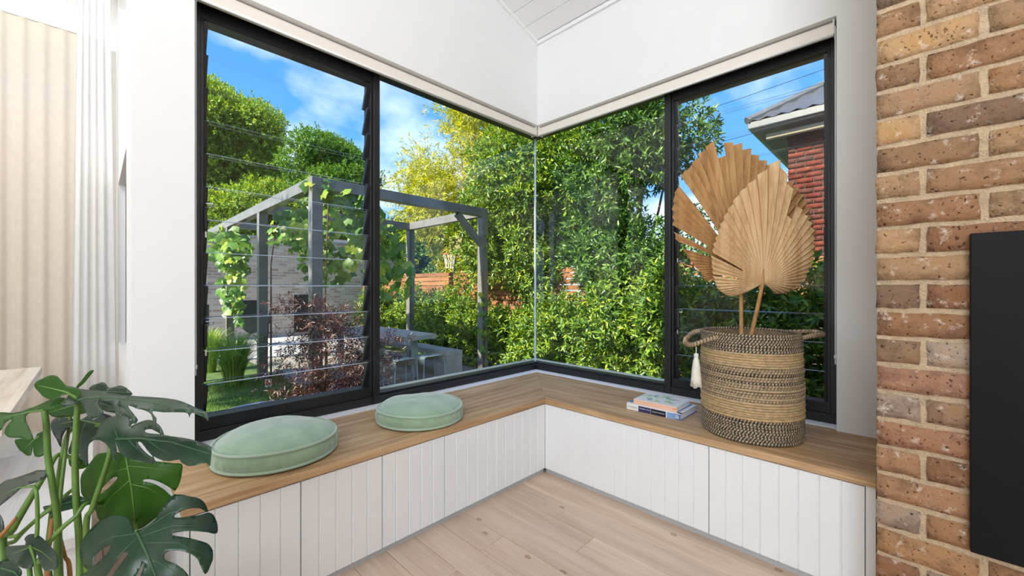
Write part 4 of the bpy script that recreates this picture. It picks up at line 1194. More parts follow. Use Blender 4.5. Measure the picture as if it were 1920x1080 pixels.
# lower leaves towards the dining bench
leaf([(-60, 700), (0, 622), (60, 596), (150, 566), (185, 552), (235, 556), (239, 580), (180, 612), (130, 627), (80, 665), (0, 730), (-60, 770)], lambda x, y: .82 - .0005 * (y - 620), M['mongrey'], [[(172, 630), (90, 640), (-30, 700)]], seed=9)
leaf([(25, 945), (60, 930), (125, 925), (122, 895), (155, 870), (200, 880), (240, 920), (280, 960), (292, 1010), (280, 1045), (220, 1052), (188, 975), (180, 1010), (150, 1045), (90, 1030), (45, 1000)],
     lambda x, y: .79 - .0003 * (y - 940), M['mongrey'], [[(150, 930), (170, 990), (180, 1040)], [(150, 935), (90, 960), (50, 970)], [(152, 932), (210, 960), (270, 1010)]], seed=10)
leaf([(215, 735), (260, 725), (300, 695), (350, 675), (430, 690), (442, 720), (360, 745), (300, 760), (270, 770), (240, 765)], lambda x, y: .96 - .0003 * (y - 720), M['mon'], [[(430, 700), (330, 715), (230, 745)]], seed=11)
leaf([(445, 142), (490, 118), (525, 115), (545, 140), (600, 128), (645, 150), (660, 175), (600, 185), (520, 180), (470, 165)], lambda x, y: 1.0 - .0004 * (y - 140), M['mon'], [[(470, 160), (560, 160), (640, 165)]], seed=12)
leaf([(490, 205), (540, 204), (620, 226), (660, 262), (668, 300), (600, 272), (530, 258), (500, 235)], lambda x, y: 1.0 - .0004 * (y - 200), M['mon'], [[(500, 215), (580, 245), (655, 285)]], seed=13)
leaf([(350, 480), (372, 475), (430, 500), (440, 530), (400, 545), (365, 540), (345, 515)], lambda x, y: .98, M['mon2'], seed=14)
leaf([(-40, 760), (0, 770), (22, 830), (10, 880), (-40, 900)], lambda x, y: .90, M['mongrey'], seed=15)
leaf([(0, 1010), (40, 1000), (90, 1030), (110, 1070), (60, 1120), (-20, 1110), (-30, 1050)], lambda x, y: .84 - .0003 * (y - 1050), M['mon'], [[(10, 1040), (70, 1060), (90, 1080)]], seed=16)
stem([(390, 204, .865), (383, 300, .865), (375, 480, .862), (381, 700, .862), (400, 1000, .862)], .0046, .0066, foot=(.01, .0, .29))
stem([(221, 252, .85), (232, 330, .85), (240, 480, .85), (265, 640, .85), (288, 800, .852), (296, 1060, .855)], .0050, .0064, foot=(-.01, .0, .29))
stem([(549, 424, .858), (546, 480, .856), (502, 620, .852), (462, 740, .852), (430, 880, .855)], .0042, .0056, foot=(.03, .01, .29))
stem([(170, 630, .815), (184, 680, .81), (186, 850, .81), (165, 1000, .81), (150, 1080, .81)], .0028, .0044, foot=(-.03, -.02, .29))
stem([(683, 856, .80), (660, 800, .90), (560, 740, .92), (440, 715, .86), (380, 780, .84), (310, 840, .83), (240, 920, .82), (205, 1000, .81), (195, 1080, .81)], .0030, .0058, foot=(0, -.03, .29))
stem([(520, 325, .957), (420, 340, .975), (345, 360, .97), (310, 480, .96), (285, 640, .955), (255, 800, .95), (245, 1060, .94)], .0040, .0055, foot=(0, .04, .29))
stem([(372, 640, .95), (250, 740, .95), (100, 870, .95), (0, 960, .95)], .0040, .0050, foot=(-.06, .03, .29))
stem([(400, 520, .98), (300, 470, .96), (235, 555, .93), (135, 720, .91), (60, 850, .90), (10, 960, .90)], .0035, .0095, foot=(-.05, .02, .29))
stem([(262, 740, .93), (180, 800, .92), (80, 900, .92), (30, 1000, .92)], .0040, .0050, foot=(-.04, .02, .29))
stem([(300, 870, .87), (325, 980, .87), (350, 1080, .87)], .0020, .0050, 'deadleaf', 'dry_sheath', foot=(.0, .02, .29))
stem([(262, 790, .945), (250, 900, .94), (235, 1060, .93)], .0040, .0050, 'deadleaf', 'dry_sheath', foot=(-.02, .04, .29))
stem([(80, 790, .86), (30, 850, .86), (0, 885, .86), (-30, 960, .87)], .0030, .0060, 'deadleaf', 'dry_sheath', foot=(-.05, .0, .29))
leaf([(380, 136), (410, 100), (440, 62), (465, 50), (468, 57), (446, 85), (420, 116), (392, 137)], lambda x, y: .96, M['mon2'], step=12, wave=.001, seed=17)
stem([(386, 137, .96), (350, 300, .96), (300, 700, .93), (280, 1060, .90)], .0028, .0045, foot=(0, .02, .29))

# ------------------------------------------------------------------ the garden: ground
ZG = -0.40
tag(build('ground_lawn', MB().box(-30, 60, 2.31, 70, ZG - .3, ZG).box(2.64, 60, -30, 2.31, ZG - .3, ZG), M['lawn']), 'green lawn ground of the garden', 'ground', kind='structure')
tag(build('ground_patio', MB().box(2.2, 5.0, 4.9, 9.9, ZG - .05, ZG + .012), M['gravel']), 'grey gravel patio under the pergola', 'ground', kind='structure')
tag(build('ground_paving', MB().box(0.5, 5.4, 9.9, 14.0, ZG - .05, ZG + .014), M['paving']), 'pale paving in front of the rear brick wall', 'ground', kind='structure')

def leaf_mesh(name, Pb, D, N, L, W, mat, fold=0.25, six=True):
    n = len(Pb)
    D = D / np.linalg.norm(D, axis=1, keepdims=True)
    S = np.cross(D, N); S /= (np.linalg.norm(S, axis=1, keepdims=True) + 1e-9)
    Nn = np.cross(S, D)
    L = L.reshape(-1, 1); W = W.reshape(-1, 1)
    if six:
        v = np.stack([Pb, Pb + D * L * .32 + S * W * .5 + Nn * W * fold, Pb + D * L * .70 + S * W * .36 + Nn * W * fold * .6, Pb + D * L - Nn * L * .08,
                      Pb + D * L * .70 - S * W * .36 + Nn * W * fold * .6, Pb + D * L * .32 - S * W * .5 + Nn * W * fold], axis=1)
        f = np.array([[0, 1, 2, 3], [0, 3, 4, 5]])
        k = 6; c = 4
    else:
        v = np.stack([Pb, Pb + D * L * .45 + S * W * .5 + Nn * W * fold, Pb + D * L, Pb + D * L * .45 - S * W * .5 + Nn * W * fold], axis=1)
        f = np.array([[0, 1, 2], [0, 2, 3]])
        k = 4; c = 3
    faces = (f[None] + (np.arange(n) * k)[:, None, None]).reshape(-1, c)
    me = bpy.data.meshes.new(name)
    me.vertices.add(n * k)
    me.vertices.foreach_set('co', v.reshape(-1).astype(np.float32))
    nf = len(faces)
    me.loops.add(nf * c)
    me.loops.foreach_set('vertex_index', faces.reshape(-1).astype(np.int32))
    me.polygons.add(nf)
    me.polygons.foreach_set('loop_start', (np.arange(nf) * c).astype(np.int32))
    me.materials.append(mat)
    me.update(calc_edges=True)
    me.validate()
    return me
def unit(n):
    a = rng.normal(size=(n, 3))
    return a / np.linalg.norm(a, axis=1, keepdims=True)
def foliage(name, blobs, per_area, k, L, W, mat, spread=0.9, up=0.25, droop=0.25, six=True, jit=0.12, inner=0.25, flat=0.5):
    """sprigs of k leaves over the shells of the blobs (centre, radii)"""
    cs, ds = [], []
    for c, rad in blobs:
        rad = np.array(rad) * np.ones(3)
        area = 4 * math.pi * ((rad[0] * rad[1]) ** 1.6 / 3 + (rad[0] * rad[2]) ** 1.6 / 3 + (rad[1] * rad[2]) ** 1.6 / 3) ** (1 / 1.6)
        n = max(4, int(area * per_area))
        u = unit(n)
        rr = 1 + rng.normal(size=(n, 1)) * jit
        ins = rng.random((n, 1)) < inner
        rr = np.where(ins, rng.random((n, 1)) ** .5, rr)
        cs.append(np.array(c) + u * rad * rr)
        nn = u / rad; nn /= np.linalg.norm(nn, axis=1, keepdims=True)
        ds.append(nn)
    c = np.concatenate(cs); d = np.concatenate(ds)
    n = len(c)
    ax = d * 0.8 + unit(n) * 0.5 + np.array([0, 0, up]); ax /= np.linalg.norm(ax, axis=1, keepdims=True)
    a = np.cross(ax, unit(n)); a /= np.linalg.norm(a, axis=1, keepdims=True)
    b = np.cross(ax, a)
    Pb, Dd, Nn = [], [], []
    for i in range(k):
        th = i * 2.4 + rng.random((n, 1)) * 0.8
        rad_ = a * np.cos(th) + b * np.sin(th)
        f = i / max(1, k - 1)
        dd = ax * (0.25 + 0.75 * f) + rad_ * spread * (1 - 0.45 * f) + unit(n) * 0.18
        dd[:, 2] -= droop * (1 - f)
        Pb.append(c + ax * L * (0.9 * f - 0.35)); Dd.append(dd)
        nr = ax * 0.9 + np.array([0, 0, flat]) + unit(n) * 0.25
        Nn.append(nr)
    Pb = np.concatenate(Pb); Dd = np.concatenate(Dd); Nn = np.concatenate(Nn)
    m = len(Pb)
    Ls = L * (0.7 + 0.55 * rng.random(m)); Ws = W * (0.75 + 0.5 * rng.random(m))
    return leaf_mesh(name, Pb, Dd, Nn, Ls, Ws, mat, six=six)
def blobs_in(center, radii, n, r, seed, shell=0.55):
    q = np.random.default_rng(seed)
    u = q.normal(size=(n, 3)); u /= np.linalg.norm(u, axis=1, keepdims=True)
    rr = shell + (1 - shell) * q.random((n, 1))
    pos = np.array(center) + u * np.array(radii) * rr
    return [(p, r * (0.7 + 0.6 * q.random()) * np.array([1, 1, 0.85])) for p in pos]
def tree(name, label, base, crown_c, crown_r, nb, br, per_area, k, L, W, mat, trunk_r, group=None, cat='tree', seed=0, extra=None, nbranch=7, **kw):
    r = root(name, base, label, cat, group)
    bl = blobs_in(crown_c, crown_r, nb, br, seed) + (extra or [])
    o = link('foliage', foliage('foliage', bl, per_area, k, L, W, mat, **kw), r)
    o['kind'] = 'stuff'
    b = Vector(base); c = Vector(crown_c)
    q = random.Random(seed)
    mid = b.lerp(c, 0.5) + Vector((q.uniform(-.1, .1), q.uniform(-.1, .1), 0)) * crown_r[0]
    topp = c + Vector((0, 0, crown_r[2] * 0.5))
    build('trunk', MB().tube([b - Vector((0, 0, .05)), mid, c, topp], [trunk_r, trunk_r * .8, trunk_r * .5, trunk_r * .15], 8), M['bark'], r, smooth=True)
    for i in range(nbranch):
        e_ = Vector(bl[i % len(bl)][0])
        s_ = b.lerp(c, q.uniform(0.45, 0.9))
        mm = s_.lerp(e_, 0.5) + Vector((0, 0, -0.1 * crown_r[2]))
        build('branch', MB().tube([s_, mm, e_], [trunk_r * .4, trunk_r * .28, trunk_r * .08], 6), M['bark'], r, smooth=True)
    return r

# boundary fence of horizontal boards
FX = 5.75
fn = root('timber_fence', (FX, 5, ZG), 'brown timber boundary fence of horizontal boards behind the hedge', 'fence')
for i in range(18):
    z0 = ZG + 0.04 + i * 0.103
    for s in range(6):
        y0 = -2.4 + s * 2.4
        build('fence_board', MB().box(FX - 0.02 + random.uniform(-.003, .003), FX, y0 + .003, y0 + 2.397, z0, z0 + 0.087), M['fence'], fn)
for s in range(7):
    y0 = -2.4 + s * 2.4
    build('fence_post', MB().box(FX, FX + 0.09, y0 - .045, y0 + .045, ZG, ZG + 1.9), M['post'], fn)

# clipped hedge shrubs along the fence
def hlab(y): return ('glossy hedge shrub growing behind the woven basket window' if y < 1.5 else 'glossy hedge shrub filling the fixed pane beside the basket' if y < 4.5 else 'glossy hedge shrub beside the vine-clad pergola post' if y < 6.5 else 'glossy hedge shrub behind the concrete garden bench')
hy = [0.0, 1.0, 2.0, 3.0, 4.0, 5.0, 6.1, 7.3, 8.6, 10.0]
hh = [1.65, 1.6, 1.45, 1.25, 1.0, 0.85, 0.9, 1.0, 1.05, 1.1]
for i, (y, h) in enumerate(zip(hy, hh)):
    cx_ = 5.25 + (0.1 if y > 4.5 else 0)
    rz_ = (h - ZG) / 2
    tree('hedge_shrub', hlab(y), (cx_, y, ZG), (cx_, y, ZG + rz_), (0.42, 0.62, rz_ * .95), 22, 0.30, 62, 7, 0.088, 0.030, M['lf_hedge'], 0.035, 'hedge shrubs along the fence', 'shrub', 40 + i, nbranch=4)

# tall dense screening trees behind / above the hedge
tree('screening_tree', 'tall dense dark green screening tree above the hedge near the brick house', (5.75 + .35, 2.9, ZG), (5.75, 2.95, 2.45), (0.72, 1.0, 1.7), 40, 0.42, 52, 7, 0.095, 0.032, M['lf_dark'], 0.07, cat='tree', seed=70)
tree('screening_tree', 'tall bright green screening tree meeting the corner of the glass', (6.15, 4.9, ZG), (5.75, 4.9, 2.75), (0.8, 1.35, 2.0), 46, 0.48, 52, 7, 0.095, 0.032, M['lf_hedge'], 0.07, cat='tree', seed=71)
tree('screening_tree', 'leafy green tree leaning over the end of the pergola', (6.2, 6.3, ZG), (5.9, 6.1, 2.0), (0.65, 0.75, 1.2), 30, 0.45, 44, 7, 0.095, 0.032, M['lf_hedge'], 0.07, cat='tree', seed=72)
tree('wattle_tree', 'airy yellow-green tree with drooping narrow leaves beyond the fence', (7.6, 9.3, ZG), (7.5, 9.0, 4.0), (1.5, 2.7, 2.7), 80, 0.55, 19, 8, 0.15, 0.026, M['lf_yellow'], 0.10, cat='tree', seed=73, droop=0.7, up=0.0, inner=0.4, jit=0.3, nbranch=16)
tree('wattle_tree', 'smaller yellow-green tree behind the leaning tree over the fence', (8.6, 6.6, ZG), (8.4, 6.9, 3.6), (1.4, 2.0, 2.3), 60, 0.55, 20, 8, 0.14, 0.026, M['lf_yellow'], 0.09, cat='tree', seed=74, droop=0.6, up=0.0, inner=0.4, jit=0.3, nbranch=10)
tree('garden_tree', 'dark green tree behind the pergola and fence', (9.6, 11.6, ZG), (9.6, 11.6, 2.2), (1.3, 1.8, 1.9), 40, 0.6, 22, 7, 0.13, 0.05, M['lf_dark'], 0.1, cat='tree', seed=75)

# big trees far behind the rear brick wall
tree('large_tree', 'very tall broad light green tree far behind the rear brick wall', (4.6, 29.0, ZG), (4.6, 29.0, 8.6), (3.3, 3.3, 4.6), 84, 1.15, 30.0, 7, 0.19, 0.075, M['lf_far'], 0.35, cat='tree', seed=80, six=False, nbranch=8)
tree('large_tree', 'tall deeper green tree standing beside the very tall light green tree', (9.2, 23.0, ZG), (9.0, 23.0, 6.2), (1.9, 2.2, 3.9), 70, 0.85, 38.0, 7, 0.16, 0.062, M['lf_far2'], 0.3, cat='tree', seed=81, six=False, nbranch=8)
tree('large_tree', 'low spreading green tree in front of the two tall far trees', (6.0, 21.5, ZG), (6.0, 21.5, 3.4), (4.0, 2.4, 2.2), 60, 0.85, 36.0, 7, 0.16, 0.062, M['lf_far'], 0.25, cat='tree', seed=82, six=False, nbranch=8)
tree('large_tree', 'low dark tree filling the gap behind the pergola far end', (13.2, 19.0, ZG), (13.2, 19.0, 3.0), (2.6, 2.6, 2.6), 46, 0.8, 26.0, 7, 0.18, 0.07, M['lf_far2'], 0.25, cat='tree', seed=83, six=False, nbranch=6)

tree('added_shade_tree', 'unseen tree added on the lawn to shade the patio', (-3.4, 7.0, ZG), (-3.2, 6.9, 4.3), (0.8, 2.0, 0.9), 40, 0.5, 30, 7, 0.12, 0.05, M['lf_dark'], 0.09, cat='tree', seed=77)  # out of view, added to cast shade over the patio

# pergola
pg = root('pergola', (1.92, 5.32, ZG), 'charcoal steel pergola frame standing over the gravel patio', 'pergola')
PX, PY = (1.92, 4.71), (5.32, 7.65, 9.98)
ZP = 2.50
for i, x in enumerate(PX):
    for j, y in enumerate(PY):
        if i == 1 and j == 2: continue
        build('pergola_post', MB().box(x - .065, x + .065, y - .065, y + .065, ZG, ZP - .145), M['pergola'], pg, bevel=0.004)
for x in PX:
    y1 = 12.4 if x < 2 else 7.715
    build('pergola_beam', MB().box(x - .065, x + .065, 5.255, y1, ZP - .145, ZP), M['pergola'], pg, bevel=0.004)
for y in PY[:2]:
    build('pergola_beam', MB().box(1.985, 4.645, y - .065, y + .065, ZP - .143, ZP - .002), M['pergola'], pg, bevel=0.004)
build('pergola_beam', MB().box(1.985, 4.0, 9.98 - .065, 9.98 + .065, ZP - .143, ZP - .002), M['pergola'], pg, bevel=0.004)
m = MB()
a, b = Vector((4.15, 5.32, ZP - .16)), Vector((4.66, 5.32, ZP - .62))
for q0, q1 in ((a, b),):
    dv = (q1 - q0).normalized(); pv = Vector((dv.z, 0, -dv.x)) * 0.045; yv = Vector((0, .045, 0))
    m.add([q0 + pv - yv, q0 - pv - yv, q0 - pv + yv, q0 + pv + yv, q1 + pv - yv, q1 - pv - yv, q1 - pv + yv, q1 + pv + yv],
          [(0, 3, 2, 1), (4, 5, 6, 7), (0, 1, 5, 4), (1, 2, 6, 5), (2, 3, 7, 6), (3, 0, 4, 7)])
build('pergola_brace', m, M['pergola'], pg)

# grape vines: each leaf a part
def grape_mesh(name, seed):
    q = random.Random(seed)
    n = 15
    pts = []
    for i in range(n):
        a = 2 * math.pi * i / n + math.pi / 2
        rr = 0.5 * (0.90 + 0.11 * math.cos(5 * (a - math.pi / 2)) + q.uniform(-.05, .05))
        if i == n // 2 or i == n // 2 + 1: rr *= 0.55
        pts.append((rr * math.cos(a), rr * math.sin(a) + 0.05, -0.10 * rr + q.uniform(-.02, .02)))
    m = MB().add([(0, -0.12, 0.03)] + pts, [(0, 1 + i, 1 + (i + 1) % n) for i in range(n)])
    return m.mesh(name, M['lf_vine'], True)
gms = [grape_mesh('grape_leaf', s) for s in range(6)]
# colour by object for the separate leaves
mv, nt, out = new_mat('grape_leaf_by_leaf')
oi = nd(nt, 'ShaderNodeObjectInfo')
colv = ramp(nt, oi.outputs['Random'], [(0.0, (0.07, 0.18, 0.04)), (0.6, (0.16, 0.33, 0.05)), (1.0, (0.40, 0.48, 0.06))])
dv_ = nd(nt, 'ShaderNodeBsdfDiffuse', {'Color': colv})
tv_ = nd(nt, 'ShaderNodeBsdfTranslucent', {'Color': colv})
mxv = nd(nt, 'ShaderNodeMixShader', {0: 0.45, 1: dv_.outputs[0], 2: tv_.outputs[0]})
glv = nd(nt, 'ShaderNodeBsdfGlossy', {'Roughness': 0.4})
mxv2 = nd(nt, 'ShaderNodeMixShader', {0: 0.05, 1: mxv.outputs[0], 2: glv.outputs[0]})
nt.links.new(mxv2.outputs[0], out.inputs[0])
for g in gms:
    g.materials.clear(); g.materials.append(mv)
def vine(label, stems, leaves, size, seed):
    q = random.Random(seed)
    base = Vector(stems[0][0])
    r = root('grape_vine', base, label, 'vine', 'grape vines climbing the pergola')
    for s in stems:
        build('vine_stem', MB().tube(s, [0.016] + [0.009] * (len(s) - 1), 6), M['bark'], r, smooth=True)
    for (c, rad, n) in leaves:
        for _ in range(n):
            while True:
                u = Vector((q.uniform(-1, 1), q.uniform(-1, 1), q.uniform(-1, 1)))
                if u.length < 1: break
            p = Vector((c[0] + u.x * rad[0], c[1] + u.y * rad[1], c[2] + u.z * rad[2]))
            o = link('leaf', q.choice(gms), r, p - base)
            o.rotation_euler = (q.uniform(0.5, 1.7), q.uniform(-.5, .5), q.uniform(-1.6, 0.4))
            s = size * q.uniform(0.55, 1.2)
            o.scale = (s, s, s)
    return r
vine('grape vine trailing from the nearest pergola corner', [[(2.02, 5.22, ZG), (2.0, 5.22, 1.0), (2.05, 5.24, 2.3), (2.6, 5.3, 2.4), (3.3, 5.3, 2.42)]],
     [((2.05, 5.4, 2.30), (0.30, 0.30, 0.22), 34), ((2.45, 5.3, 2.0), (0.42, 0.25, 0.36), 75), ((2.75, 5.4, 1.62), (0.42, 0.3, 0.50), 90), ((2.1, 6.3, 2.0), (0.25, 0.7, 0.35), 60), ((3.1, 5.5, 1.25), (0.3, 0.3, 0.45), 40)], 0.165, 5)
vine('grape vine hanging in sun from the far side beam beside the lawn', [[(1.85, 9.85, ZG), (1.85, 9.85, 1.5), (1.9, 9.6, 2.3), (1.9, 8.6, 2.35)]],
     [((1.75, 9.2, 1.85), (0.35, 0.8, 0.42), 130), ((1.85, 9.4, 1.25), (0.25, 0.6, 0.45), 60), ((1.95, 9.8, 0.7), (0.2, 0.35, 0.4), 35)], 0.19, 6)
vine('thin grape vine climbing the pergola post by the hedge', [[(4.66, 5.24, ZG), (4.68, 5.23, 0.5), (4.64, 5.24, 1.4)]],
     [((4.63, 5.22, 0.5), (0.10, 0.06, 0.55), 26)], 0.11, 7)

vine('grape vine spreading from the middle pergola post', [[(2.02, 7.55, ZG), (2.02, 7.55, 1.5), (2.1, 7.5, 2.3), (2.7, 7.5, 2.35)]],
     [((2.35, 7.3, 2.05), (0.45, 0.45, 0.35), 90), ((2.75, 7.1, 1.6), (0.5, 0.4, 0.5), 110)], 0.19, 9)

# outdoor furniture
ct = root('outdoor_table', (3.5, 6.8, ZG), 'long grey concrete outdoor table on steel frame legs', 'table')
build('table_top', MB().box(3.02, 3.98, 5.65, 8.0, 0.275, 0.35), M['concrete'], ct, bevel=0.006)
for y in (6.05, 7.6):
    m = MB()
    m.box(3.16, 3.23, y - .05, y + .05, ZG + .012, 0.275); m.box(3.77, 3.84, y - .05, y + .05, ZG + .012, 0.275); m.box(3.23, 3.77, y - .05, y + .05, ZG + .012, ZG + .07)
    build('leg_frame', m, M['stoolmetal'], ct)
cb = root('concrete_bench', (4.23, 7.0, ZG), 'solid grey concrete bench along the hedge beside the table', 'bench')
build('bench_slab', MB().box(4.055, 4.41, 5.5, 8.6, -0.03, 0.05), M['concrete'], cb, bevel=0.005)
build('bench_base', MB().box(4.06, 4.405, 5.505, 5.80, ZG + .012, -0.03), M['concrete'], cb, bevel=0.004)
build('bench_base', MB().box(4.06, 4.405, 8.3, 8.595, ZG + .012, -0.03), M['concrete'], cb, bevel=0.004)
def stool(loc_, rz, label):
    r = root('metal_stool', loc_, label, 'stool', 'metal stools at the concrete table')
    prof = []
    w, h = 0.19, 0.44
    for i in range(9):
        a = math.pi - math.pi / 2 * i / 8
        prof.append((-w + 0.05 + 0.05 * math.cos(a), h - 0.05 + 0.05 * math.sin(a)))
    for i in range(9):
        a = math.pi / 2 - math.pi / 2 * i / 8
        prof.append((w - 0.05 + 0.05 * math.cos(a), h - 0.05 + 0.05 * math.sin(a)))
    prof = [(-w, h - 0.13)] + prof + [(w, h - 0.13)]
    vs, fs = [], []
    k = len(prof)
    for y in (-0.155, 0.155):
        vs += [(x, y, z) for x, z in prof]
    fs = [(i, i + 1, k + i + 1, k + i) for i in range(k - 1)]
    o = link('stool_seat', MB().add(vs, fs).mesh('stool_seat', M['stoolmetal'], True), r, (0, 0, 0))
    sm = o.modifiers.new('thickness', 'SOLIDIFY'); sm.thickness = 0.006
    link('seat_slot', MB().box(-0.045, 0.045, -0.012, 0.012, h + 0.0005, h + 0.002).mesh('seat_slot', M['wire']), r, (0, 0, 0))
    for s in (-1, 1):
        x0 = s * (w - 0.006)
        pts = [(x0, -0.145, h - 0.05), (x0 + s * 0.02, -0.155, 0.02), (x0 + s * 0.022, -0.14, 0.008), (x0 + s * 0.022, 0.14, 0.008), (x0 + s * 0.02, 0.155, 0.02), (x0, 0.145, h - 0.05)]
        link('leg_loop', MB().tube(pts, 0.0075, 8).mesh('leg_loop', M['stoolmetal'], True), r, (0, 0, 0))
    r.rotation_euler = (0, 0, rz)
    return r
stool((3.22, 5.50, ZG + .012), 0.05, 'grey metal stool with folded seat, nearer the maple')
stool((3.72, 5.48, ZG + .012), -0.03, 'grey metal stool with folded seat, beside the concrete bench')

# butterfly chair by the rear wall
bc = root('butterfly_chair', (2.75, 12.0, ZG + .014), 'dark canvas butterfly chair on crossed wire legs', 'chair')
m = MB()
for s in (-1, 1):
    m.tube([(s * .38, -.30, 0), (s * -.10, .05, .42), (s * -.36, .40, .95)], 0.012, 6)
    m.tube([(s * .34, .34, 0), (s * .02, .0, .34), (s * -.38, -.38, .62)], 0.012, 6)
    m.tube([(s * .38, -.30, 0.01), (s * .34, .34, 0.01)], 0.012, 6)
link('wire_frame', m.mesh('wire_frame', M['wire'], True), bc, (0, 0, 0))
m = MB(); vs = []; fs = []
for i in range(9):
    for j in range(9):
        u, v = i / 8 * 2 - 1, j / 8
        z = 0.62 + (0.95 - 0.62) * v - 0.42 * (1 - u * u) * (1 - abs(2 * v - .9) ** 2 * .6)
        vs.append((u * .38, -.38 + .78 * v, max(0.2, z)))
for i in range(8):
    for j in range(8):
        fs.append((i * 9 + j, i * 9 + j + 1, (i + 1) * 9 + j + 1, (i + 1) * 9 + j))
o = link('canvas_sling', m.add(vs, fs).mesh('canvas_sling', M['canvas'], True), bc, (0, 0, 0))
bc.rotation_euler = (0, 0, 2.6)

# rear brick wall with openings
mw, nt, out = new_mat('bagged_brick')
tc = nd(nt, 'ShaderNodeTexCoord')
mp = nd(nt, 'ShaderNodeMapping', {'Vector': tc.outputs['Object'], 'Rotation': (math.pi / 2, 0, 0)})
br_ = nd(nt, 'ShaderNodeTexBrick', {'Vector': mp.outputs[0], 'Color1': (0.34, 0.25, 0.19, 1), 'Color2': (0.58, 0.51, 0.44, 1), 'Mortar': (0.52, 0.46, 0.39, 1), 'Scale': 1.0, 'Mortar Size': 0.012, 'Brick Width': 0.24, 'Row Height': 0.086})
bbw = nd(nt, 'ShaderNodeBsdfPrincipled', {'Base Color': br_.outputs['Color'], 'Roughness': 0.9})
nt.links.new(bbw.outputs[0], out.inputs[0])
rw = root('garden_wall', (4.0, 14.1, ZG), 'pale recycled brick garden wall with dark fireplace openings', 'wall')
build('brick_face', MB().box(-1.0, 8.0, 14.0, 14.25, ZG, 2.62), mw, rw)
for (x0, x1, z0, z1) in ((1.65, 2.2, 0.05, 0.65), (2.9, 3.6, 0.1, 0.75), (4.4, 5.1, -0.3, 0.9)):
    build('fire_opening', MB().box(x0, x1, 13.985, 14.02, z0, z1), M['firebox'], rw)
build('coping', MB().box(-1.05, 8.05, 13.96, 14.29, 2.62, 2.68), M['concrete'], rw)
sh = root('garden_shed', (7.6, 17.0, ZG), 'small grey metal roofed shed behind the garden wall', 'shed')
build('shed_wall', MB().box(6.4, 9.0, 16.0, 18.0, ZG, 2.2), M['soffit'], sh)
build('shed_roof', MB().add([(6.3, 15.8, 2.2), (9.1, 15.8, 2.2), (9.1, 17.6, 3.2), (6.3, 17.6, 3.2), (6.3, 15.8, 2.15), (9.1, 15.8, 2.15), (9.1, 17.6, 3.15), (6.3, 17.6, 3.15)],
      [(0, 1, 2, 3), (7, 6, 5, 4), (0, 4, 5, 1), (2, 6, 7, 3), (1, 5, 6, 2), (0, 3, 7, 4)]), M['gutter'], sh)

# maple, grasses, lawn blades
tree('maple_shrub', 'low burgundy cut-leaf maple growing between window and pergola', (1.72, 4.6, ZG), (1.78, 4.6, 0.25), (0.58, 0.50, 0.60), 40, 0.17, 95, 8, 0.060, 0.011, M['lf_maple'], 0.022, cat='shrub', seed=90, droop=0.5, up=-0.1, six=False, spread=1.2, inner=0.35, jit=0.35, nbranch=14,
     extra=[((2.45, 4.65, 0.50), (0.34, 0.2, 0.06)), ((1.55, 4.7, 0.92), (0.30, 0.25, 0.10)), ((2.35, 4.5, 0.28), (0.28, 0.2, 0.06)), ((1.8, 4.5, 0.80), (0.35, 0.3, 0.10))])
def tuft(label, base, R, H, n, seed, lean=0.0):
    q = np.random.default_rng(seed)
    r = root('grass_tuft', base, label, 'grass', 'ornamental grass tufts')
    a = q.random(n) * 6.283
    rr = q.random(n) ** .5
    b = np.stack([np.cos(a) * rr * R * .22, np.sin(a) * rr * R * .22, np.zeros(n)], 1)
    vs = []; 
    segs = 5
    hgt = H * (0.6 + 0.5 * q.random(n)); out_ = R * (0.25 + 0.85 * q.random(n))
    dirs = np.stack([np.cos(a), np.sin(a), np.zeros(n)], 1)
    side = np.stack([-np.sin(a), np.cos(a), np.zeros(n)], 1)
    V = []
    for k in range(segs + 1):
        t = k / segs
        p = b + dirs * (out_ * t ** 1.7)[:, None]
        p[:, 2] += hgt * (math.sin(t * 1.9) * .97)
        w = 0.006 * (1 - t) + 0.0006
        V += [p - side * w, p + side * w]
    V = np.stack(V, 1).reshape(-1, 3)
    k2 = 2 * (segs + 1)
    fs = []
    for i in range(n):
        for k in range(segs):
            o_ = i * k2 + 2 * k
            fs.append((o_, o_ + 1, o_ + 3, o_ + 2))
    me = bpy.data.meshes.new('grass_blades'); me.from_pydata(V.tolist(), [], fs); me.materials.append(M['lf_grass']); me.update()
    o = link('grass_blades', me, r, (0, 0, 0)); o['kind'] = 'stuff'
    return r
tuft('large bright green ornamental grass tuft near the lawn edge', (1.50, 7.55, ZG), 0.55, 0.75, 900, 1)
tuft('paler grass tuft behind the bright one, beside the pergola post', (1.42, 9.0, ZG), 0.45, 0.75, 500, 2)
tuft('small grass tuft at the foot of the garden wall', (1.6, 12.6, ZG), 0.35, 0.8, 300, 3)
n = 42000
px = rng.uniform(0.6, 4.0, n); py = rng.uniform(2.6, 8.0, n)
keep = ~((px > 2.2) & (py > 4.9)) & (py > 2.2 + 0.2 * 0)
px, py = px[keep], py[keep]
n = len(px)
Pb = np.stack([px, py, np.full(n, ZG - 0.002)], 1)
Dd = np.stack([rng.normal(size=n) * .5, rng.normal(size=n) * .5, np.ones(n)], 1)
o = link('lawn_grass', leaf_mesh('lawn_grass', Pb, Dd, unit(n), 0.03 + 0.03 * rng.random(n), np.full(n, 0.006), M['lf_lawn'], six=False))
tag(o, 'short green lawn blades outside the louvre window', 'grass', kind='stuff')
